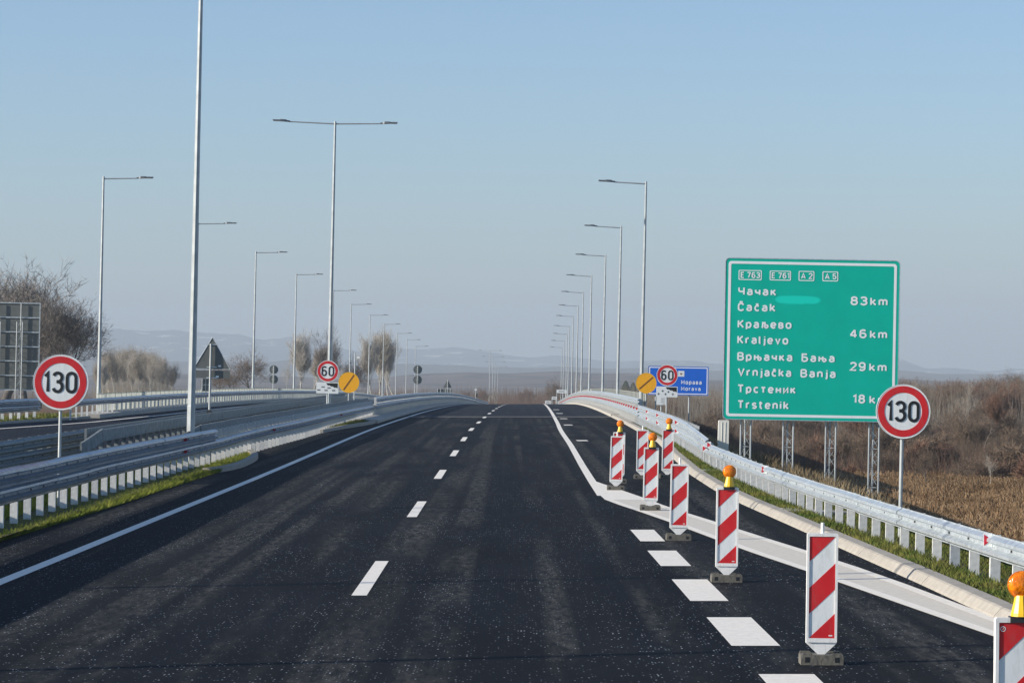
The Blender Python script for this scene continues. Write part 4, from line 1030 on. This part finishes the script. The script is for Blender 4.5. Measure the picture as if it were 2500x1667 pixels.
def bx(px, d): return (px-1250)/F_PX*d
bc = [(3.16, 17.5, True, 'nearest warning beacon with amber lamp, cut by the bottom right corner', (.0, 0), .04),
      (bx(2004, 26.4), 26.4, False, 'whole nearest warning beacon without a lamp, white peg on top', (.004, 0), 0),
      (bx(1773, 36.5), 36.5, True, 'warning beacon with amber lamp standing on the pale band', (.006, 0), 0),
      (bx(1656, 45.3), 45.3, False, 'lampless warning beacon with a peg just left of the big amber lamp', (.012, 0), 0),
      (bx(1587, 54.7), 54.7, True, 'middle warning beacon with amber lamp at the bend of the band', (.014, 0), 0),
      (bx(1503, 63.8), 63.8, False, 'leftmost warning beacon, lampless, partly hiding another with a lamp', (.022, 0), 0),
      (bx(1509, 67.6), 67.6, True, 'beacon with amber lamp showing above the leftmost lampless beacon', (.015, 0), 0),
      (bx(1567, 70.3), 70.3, False, 'far lampless warning beacon between two lamps, near the grass', (.01, 0), 0),
      (bx(1629, 70.6), 70.6, True, 'farthest right warning beacon with amber lamp, beside the kerb', (.012, 0), 0)]
protos = {}
for x, y, lp, lab, ln, rz in bc:
    if lp not in protos: o = protos[lp] = beacon((x, y, 0), lab, lp, ln, rz)
    else: o = copy_tree(protos[lp]); o.location = (x, y, 0); o['label'] = lab; o.rotation_euler = (ln[1], TILT*.4+ln[0], rz)
# faint print and badge on the nearest one
o = protos[True]
b = MB(); b.ring(-.098, 1.165, .013, .017, -.0248, -.0238, 20); b.tube((-.106, -.0243, 1.157), (-.090, -.0243, 1.173), .0012, n=4); b.build('round_badge', M['retro'], o)

# ------------------------------------------------------------------ trees
def tree_meshes(seed, H=10, spread=.5, lev=5, nb=(5, 4, 4, 4, 4), upright=.35, trunk_h=.28, r0=.18, twig=2, tw=.009, bark='bark', tmat='twig', tl=.55):
    rnd = random.Random(seed); T = MB(); Cb = MB(); Tw = MB()
    def twig_(p, d, L):
        e = p+d*L; s = d.orthogonal().normalized()*tw; s.rotate(Matrix.Rotation(rnd.uniform(0, 6.3), 3, d))
        k = len(Tw.v); Tw.v += [tuple(p-s), tuple(p+s), tuple(e)]; Tw.f.append((k, k+1, k+2))
    def grow(p, d, L, r, lv, B):
        segs = 3 if lv < 3 else 2; pts = [p]; q = p; dd = d.copy()
        for i in range(segs):
            dd = (dd+Vector((rnd.gauss(0, .16), rnd.gauss(0, .16), rnd.gauss(.05, .10)+upright*.12))).normalized()
            q = q+dd*L/segs; pts.append(q)
        rr = r
        for i in range(segs):
            r2 = r*(1-.55*(i+1)/segs); B.tube(pts[i], pts[i+1], rr, r2, 6 if lv < 2 else 3, cap=False); rr = r2
        if lv >= lev:
            for i in range(twig*3):
                t = rnd.uniform(.1, 1)*segs; i0 = min(int(t), segs-1); c = pts[i0].lerp(pts[i0+1], t-i0)
                a = (dd+Vector((rnd.gauss(0, .7), rnd.gauss(0, .7), rnd.gauss(.15, .5)))).normalized(); twig_(c, a, tl*rnd.uniform(.5, 1.3)*H/10)
            return
        n = nb[lv]
        for i in range(n):
            t = (rnd.uniform(.35, 1) if lv else rnd.uniform(.55, 1))*segs
            i0 = min(int(t), segs-1); c = pts[i0].lerp(pts[i0+1], t-i0)
            az = 2*math.pi*(i/n)+rnd.uniform(-.6, .6)
            sd_ = dd.orthogonal().normalized(); sd_.rotate(Matrix.Rotation(az, 3, dd))
            k = spread*rnd.uniform(.6, 1.35)
            nd = (dd*(1-k*.5)+sd_*k+Vector((0, 0, upright*.5))).normalized()
            grow(c, nd, L*rnd.uniform(.58, .82), max(rr*rnd.uniform(.5, .75), .008), lv+1, Cb)
        # leader
        grow(pts[-1], (dd+Vector((rnd.gauss(0, .15), rnd.gauss(0, .15), .2))).normalized(), L*.8, rr*.8, lv+1, Cb)
    th = H*trunk_h
    grow(Vector((0, 0, -.3)), Vector((rnd.gauss(0, .04), rnd.gauss(0, .04), 1)).normalized(), th, r0, 0, T)
    mz = max([v[2] for v in Cb.v]+[v[2] for v in Tw.v]); k = H/mz
    for B in (T, Cb, Tw): B.v = [(a*k, b_*k, c*k) for a, b_, c in B.v]
    return T.mesh('trunk', M[bark], True), Cb.mesh('crown', M[bark], True), Tw.mesh('twigs', M[tmat])
protoT = {
 'round': tree_meshes(3, 10, .62, 5, (6, 4, 4, 3, 3), .25, .24, .22, 1, .011, 'bark_dark', 'twig_grey', .5),
 'round2': tree_meshes(11, 10, .60, 5, (6, 4, 4, 3, 3), .4, .24, .20, 1, .010, 'bark', 'twig_grey', .5),
 'poplar': tree_meshes(21, 10, .36, 5, (6, 4, 4, 3, 3), .75, .22, .13, 1, .010, 'birch', 'twig_haze', .55),
 'poplar2': tree_meshes(22, 10, .40, 5, (6, 4, 3, 3, 3), .7, .24, .12, 1, .010, 'birch', 'twig_pale', .5),
 'spread': tree_meshes(31, 8, .75, 4, (6, 4, 4, 4), .2, .30, .17, 2, .011, 'bark_dark', 'twig', .6),
 'sparse': tree_meshes(41, 8, .55, 4, (4, 4, 3, 3), .45, .4, .09, 2, .010, 'birch', 'twig_pale', .5),
 'rust': tree_meshes(51, 8, .5, 5, (5, 4, 3, 3, 3), .5, .35, .10, 3, .011, 'bark', 'twig_red', .5),
 'bush': tree_meshes(61, 3, .8, 4, (8, 5, 4, 3), .4, .18, .04, 3, .010, 'bark', 'twig', .8),
 'bush2': tree_meshes(62, 3, .75, 4, (8, 5, 4, 3), .5, .18, .04, 3, .010, 'bark', 'twig_red', .8)}
protoT['ash'] = tree_meshes(71, 10, .42, 5, (6, 4, 4, 3, 3), .65, .22, .13, 1, .010, 'bark', 'twig', .55)
protoT['ash2'] = tree_meshes(72, 10, .50, 5, (6, 4, 4, 3, 3), .5, .24, .13, 1, .010, 'bark_dark', 'twig', .55)
HT = {'ash': 10, 'ash2': 10, 'round': 10, 'round2': 10, 'poplar': 10, 'poplar2': 10, 'spread': 8, 'sparse': 8, 'rust': 8, 'bush': 3, 'bush2': 3}
def plant(kind, x, y, z, h, label, cat='tree', group=None, wide=1.0, rz=None, name='bare_tree'):
    k = h/HT[kind]; t = thing(name, (x, y, z), label, cat, group, rz=random.uniform(0, 6.28) if rz is None else rz)
    t.scale = (k*wide, k*wide, k)
    tr, cr, tw = protoT[kind]; link('trunk', tr, t); c = link('crown', cr, t); link('twigs', tw, c)
    return t
def plant_px(kind, px, top, base, d, label, group=None, wide=1.0, **k):
    a = at(px, top, d); b_ = at(px, base, d)
    return plant(kind, a.x, d, b_.z, a.z-b_.z, label, 'tree', group, wide, **k)
plant_px('round', 8, 600, 985, 300, 'largest bare tree at the left edge, its pale crown above the grey board back', wide=1.25)
plant_px('round', 150, 668, 975, 235, 'dark round bare tree between the grey board back and the left lamp post', wide=1.0)
plant_px('round2', -60, 640, 985, 280, 'bare tree cut by the left picture edge')
plant_px('round', 62, 640, 985, 315, 'dark branching tree showing just above the right corner of the grey board back', wide=1.1)
plant_px('round2', 95, 655, 985, 330, 'pale bare tree behind the dark round one at the left', wide=.9)
G1 = 'pale grove behind the opposite parapet at the left'
rg = random.Random(9)
for i in range(40):
    px = 238+178*(i+.5)/40+rg.uniform(-4, 4); tp = interp(px, [(235, 872), (262, 850), (300, 832), (350, 838), (385, 848), (416, 884)])+rg.uniform(-6, 14)
    plant_px(('poplar2', 'sparse', 'poplar', 'poplar2')[i % 4], px, tp, 978, 470+rg.uniform(0, 70), 'slender pale bare tree of the grove between the left lamp post and the tallest lamp', G1, wide=rg.uniform(.5, .85))
plant_px('spread', 612, 832, 968, 380, 'low dark spreading bare tree behind the third lamp of the left row', wide=1.1)
plant_px('spread', 560, 880, 968, 400, 'small leaning bare tree right of the triangular sign back', wide=1.0)
plant_px('spread', 540, 860, 975, 430, 'thin bare tree hidden behind the triangular sign back')
plant_px('sparse', 697, 868, 965, 420, 'wispy bare sapling beside the fourth lamp of the left row', wide=.7)
plant_px('poplar', 735, 790, 970, 430, 'speckled upright bare tree left of the T shaped lamp post', wide=1.0)
plant_px('poplar2', 752, 830, 970, 440, 'lower bare tree close left of the T shaped lamp post', wide=1.1)
plant_px('round2', 795, 785, 968, 440, 'bare tree with forked crown directly behind the T shaped lamp post', wide=.75)
plant_px('sparse', 832, 860, 968, 450, 'thin bare tree above the orange disc', wide=1.1)
plant_px('spread', 862, 850, 968, 440, 'bare tree with fine twigs behind the camera mast', wide=.9)
G2 = 'tall pale poplars beside the opposite bridge'
for i, (px, tp, w_) in enumerate(((905, 795, .9), (925, 783, 1.0), (947, 786, 1.0), (966, 800, .9), (935, 800, .9))):
    plant_px(('poplar', 'poplar2')[i % 2], px, tp, 975, 460+10*i, ['left tall poplar of the dense group right of the orange disc', 'second tall poplar of the dense group right of the orange disc', 'middle tall poplar of the dense group right of the orange disc', 'right tall poplar of the dense group near the round sign backs', 'rear tall poplar inside the dense group right of the orange disc'][i], G2, wide=w_*.85)
plant_px('spread', 1348, 905, 1000, 520, 'dark bare tree with two forks right of the far lane, before the lamp row', wide=.8)
plant_px('sparse', 1412, 905, 990, 480, 'thin bare tree between the far poles on the right of the bridge', wide=.7)
plant_px('sparse', 1213, 940, 1000, 640, 'small pale bare tree beyond the crest beside the tiny lamp posts', wide=.9)
for i, px in enumerate((1150, 1190, 1262, 1300, 1330)):
    plant_px('rust', px, 946-5*(i % 2), 1005, 700+20*i, 'low rust brown bare tree beyond the crest', 'rust brown trees beyond the crest', wide=1.1)

# right woodland: individual trees in front, mass behind
G3 = 'bare trees of the woodland behind the maize field'
rnd = random.Random(5)
spec = []
for i in range(230):
    d = rnd.uniform(175, 430) if i < 120 else rnd.uniform(300, 440); px = rnd.uniform(1560, 2620)
    top = interp(px, [(1560, 962), (1700, 948), (1780, 940), (2150, 912), (2250, 905), (2330, 915), (2420, 900), (2500, 905), (2620, 900)])
    dtop = top+(rnd.uniform(0, 16) if i >= 120 else rnd.uniform(4, 40))+(0 if d > 300 else rnd.uniform(15, 110))
    spec.append((d, px, dtop))
for d, px, tp in spec:
    p = at(px, tp, d); z = gz(d)-.2
    if p.z-z < 2.5: continue
    kd = rnd.choice(['ash2', 'ash', 'ash', 'sparse', 'rust', 'rust', 'spread', 'ash', 'ash2', 'rust'])
    plant(kd, p.x, d, z, p.z-z, 'bare tree in the brown woodland behind the maize field on the right', 'tree', G3, wide=rnd.uniform(.9, 1.3)*(1 if p.z-z > 5 else 1.3))
G4 = 'bare bushes along the edge of the maize field'
for i in range(85):
    d = rnd.uniform(160, 260); px = rnd.uniform(1570, 2600)
    x = (px-1250)/F_PX*d
    plant(rnd.choice(['bush', 'bush', 'bush2', 'bush2', 'spread']), x, d, gz(d)-.1, rnd.uniform(1.5, 3.4), 'tangled bare bush at the foot of the woodland behind the maize field', 'bush', G4, wide=rnd.uniform(1, 1.6), name='bare_bush')
for px, tp, bs, d, kd, lab, w_ in ((2353, 912, 1080, 225, 'sparse', 'white stemmed birch standing out of the woodland right of the 130 sign', .75), (2403, 925, 1090, 200, 'rust', 'reddish bare tree right of the white birch', .8),
                               (2262, 1070, 1180, 150, 'spread', 'small dark bare tree at the field edge just right of the 130 sign pole', .8), (2418, 1100, 1178, 145, 'sparse', 'small pale sapling at the field edge towards the right', .9),
                               (2485, 1010, 1130, 175, 'spread', 'pale branching bare tree at the right picture edge above a dark thicket', 1.0), (2470, 890, 1000, 520, 'round', 'dark tree on the skyline at the right, taller than its neighbours', 1.2),
                               (1960, 1040, 1150, 170, 'spread', 'small bare tree between the lattice masts of the green board', .9)):
    plant_px(kd, px, tp, bs, d, lab, wide=w_)
# masses nobody could count
def stems(name, n, pos, hmin, hmax, w, m, lean=.12):
    v = []; f = []
    for i in range(n):
        x, y, z = pos(); h = random.uniform(hmin, hmax); ww = w*random.uniform(.5, 1.4); lx, ly = random.gauss(0, lean)*h, random.gauss(0, lean)*h
        k = len(v); v += [(x-ww, y, z), (x+ww, y, z), (x+lx*.6-ww*.6, y+ly*.6, z+h*.6), (x+lx*.6+ww*.6, y+ly*.6, z+h*.6), (x+lx, y+ly, z+h)]; f += [(k, k+1, k+3, k+2), (k+2, k+3, k+4)]
    b = MB(); b.add(v, f); return tag(b.build(name, m), kind='stuff')
def p_right(d0, d1, a, c):
    def f():
        d = random.uniform(d0, d1); px = random.uniform(a, c); return (px-1250)/F_PX*d, d, gz(d)-.2
    return f
stems('woodland_undergrowth', 26000, p_right(172, 300, 1540, 2650), .8, 3.4, .014, M['twig'], .22)
stems('woodland_undergrowth', 9000, p_right(165, 240, 1540, 2650), .6, 2.6, .014, M['twig_red'], .25)
stems('woodland_undergrowth', 14000, p_right(280, 460, 1500, 2700), 3, 8.0, .02, M['twig_pale'], .12)
stems('far_woodland', 20000, p_right(620, 1000, -200, 2700), 3, 8.5, .05, M['twig'], .12)
stems('far_woodland', 12000, p_right(620, 900, 300, 1700), 2, 7.0, .05, M['twig_red'], .15)
def p_left():
    d = random.uniform(380, 560); px = random.uniform(-150, 1000); return (px-1250)/F_PX*d, d, gz(d)
def p_grove():
    d = random.uniform(480, 560); px = random.uniform(235, 415); return (px-1250)/F_PX*d, d, gz(d)
stems('grove_thicket', 5000, p_grove, 3, 9.5, .03, M['twig_pale'], .10)
stems('left_thicket', 16000, p_left, .8, 3.6, .025, M['twig_red'], .2)
def p_left2():
    y = random.uniform(150, 230); return random.uniform(-44, -24.5), y, gz(y)+.2
stems('left_reeds', 14000, p_left2, 1.5, 4.6, .02, M['reed'], .15)
# maize field: broken dry stalks with hanging leaves
def p_corn():
    y = random.uniform(62, 172); x = random.uniform(11.5+max(0, (y-100)*.02), .19*y+8)
    return x, y, ground_z(x, y)-.03
def corn(name, n, pos, m):
    v = []; f = []
    for i in range(n):
        x, y, z = pos(); h = random.uniform(.25, .85); w = random.uniform(.02, .05); a = random.uniform(0, 6.28)
        lx, ly = random.gauss(0, .3)*h, random.gauss(0, .3)*h; dx, dy = math.cos(a)*w, math.sin(a)*w
        k = len(v); v += [(x-dx, y-dy, z), (x+dx, y+dy, z), (x+lx+dx*.6, y+ly, z+h), (x+lx-dx*.6, y+ly, z+h), (x+lx*2.2+dx*4, y+ly*2.2+dy*3, z+h*random.uniform(.3, .75))]
        f += [(k, k+1, k+2, k+3), (k+3, k+2, k+4)]
    b = MB(); b.add(v, f); return tag(b.build(name, m), kind='stuff')
corn('maize_stubble', 60000, p_corn, M['corn'])
def p_edge():
    y = random.uniform(150, 176); x = random.uniform(10, .19*y+8); return x, y, gz(y)-.1
corn('maize_stubble', 14000, p_edge, M['reed'])
def p_bank():
    y = random.uniform(60, 140); x = rail_r(y)+random.uniform(1.2, 7); return x, y, ground_z(x, y)
blades('bank_grass', 30000, p_bank, .35, .025, M['reed'], .4)
# evergreen clump and far buildings
for i, (px, tp, bs, d, w) in enumerate(((1527, 930, 975, 700, 1.6), (1545, 934, 975, 720, 1.4))):
    p = at(px, bs, d); t = thing('evergreen_tree', tuple(p), ['left', 'right'][i]+' dark evergreen of the pair seen beside the nearest right lamp post', 'tree'); Ht = (bs-tp)/F_PX*d
    b = MB(); b.tube((0, 0, -.5), (0, 0, Ht*.6), .15, .05, 6); b.build('trunk', M['bark_dark'], t)
    v = []; f = []
    for j in range(1400):
        u = random.random(); a = random.uniform(0, 6.28); r = w*(1-u)**.6*random.random()**.4; x, y, z = r*math.cos(a), r*math.sin(a), Ht*(.15+.85*u); s = .16
        k = len(v); v += [(x-s, y, z-s*.4), (x+s, y, z-s*.3), (x, y+s*.3, z+s)]; f.append((k, k+1, k+2))
    b = MB(); b.add(v, f); b.build('crown', M['evergreen'], t)
M['wall_w'] = mat('house_wall', (.62, .58, .52), .8); M['roof'] = mat('house_roof', (.22, .09, .06), .8)
for i, (px, py, d, w, h, lab) in enumerate(((1721, 961, 900, 2.6, 2.4, 'small pale house peeping right of the lower corner of the blue board'), (1683, 968, 850, 3.4, 2.2, 'pale low house under the blue board beside its post'), (1712, 969, 860, 4.2, 1.8, 'wide pink low house under the right end of the blue board'), (1660, 970, 880, 3.0, 1.6, 'pale house half hidden under the middle of the blue board'))):
    p = at(px, py+5, d); t = thing('house', (p.x, p.y, p.z), lab, 'house')
    b = MB(); b.box(-w/2, w/2, 0, 4, 0, h*.65); wl_ = b.build('wall', M['wall_w'], t)
    b = MB(); b.prism([(-w/2-.2, h*.65+.01), (w/2+.2, h*.65+.01), (0, h)], -.2, 4.2); b.build('roof', M['roof'], t)
    for x in (-w*.25, w*.25): b = MB(); b.box(x-.25, x+.25, -.03, -.002, h*.25, h*.5); b.build('window', M['dark'], t)

# ------------------------------------------------------------------ haze
hm = bpy.data.materials.new('haze_air'); hm.use_nodes = True; nt = hm.node_tree; nt.nodes.remove(nt.nodes['Principled BSDF'])
pv_ = nt.nodes.new('ShaderNodeVolumePrincipled'); pv_.inputs['Color'].default_value = (.53, .60, .67, 1); pv_.inputs['Density'].default_value = 2.1e-4
pv_.inputs['Anisotropy'].default_value = 0
nt.links.new(pv_.outputs['Volume'], nt.nodes['Material Output'].inputs['Volume'])
b = MB(); b.box(-9500, 9500, -200, 12800, -150, 260); hz = b.build('haze', hm); tag(hz, kind='stuff')
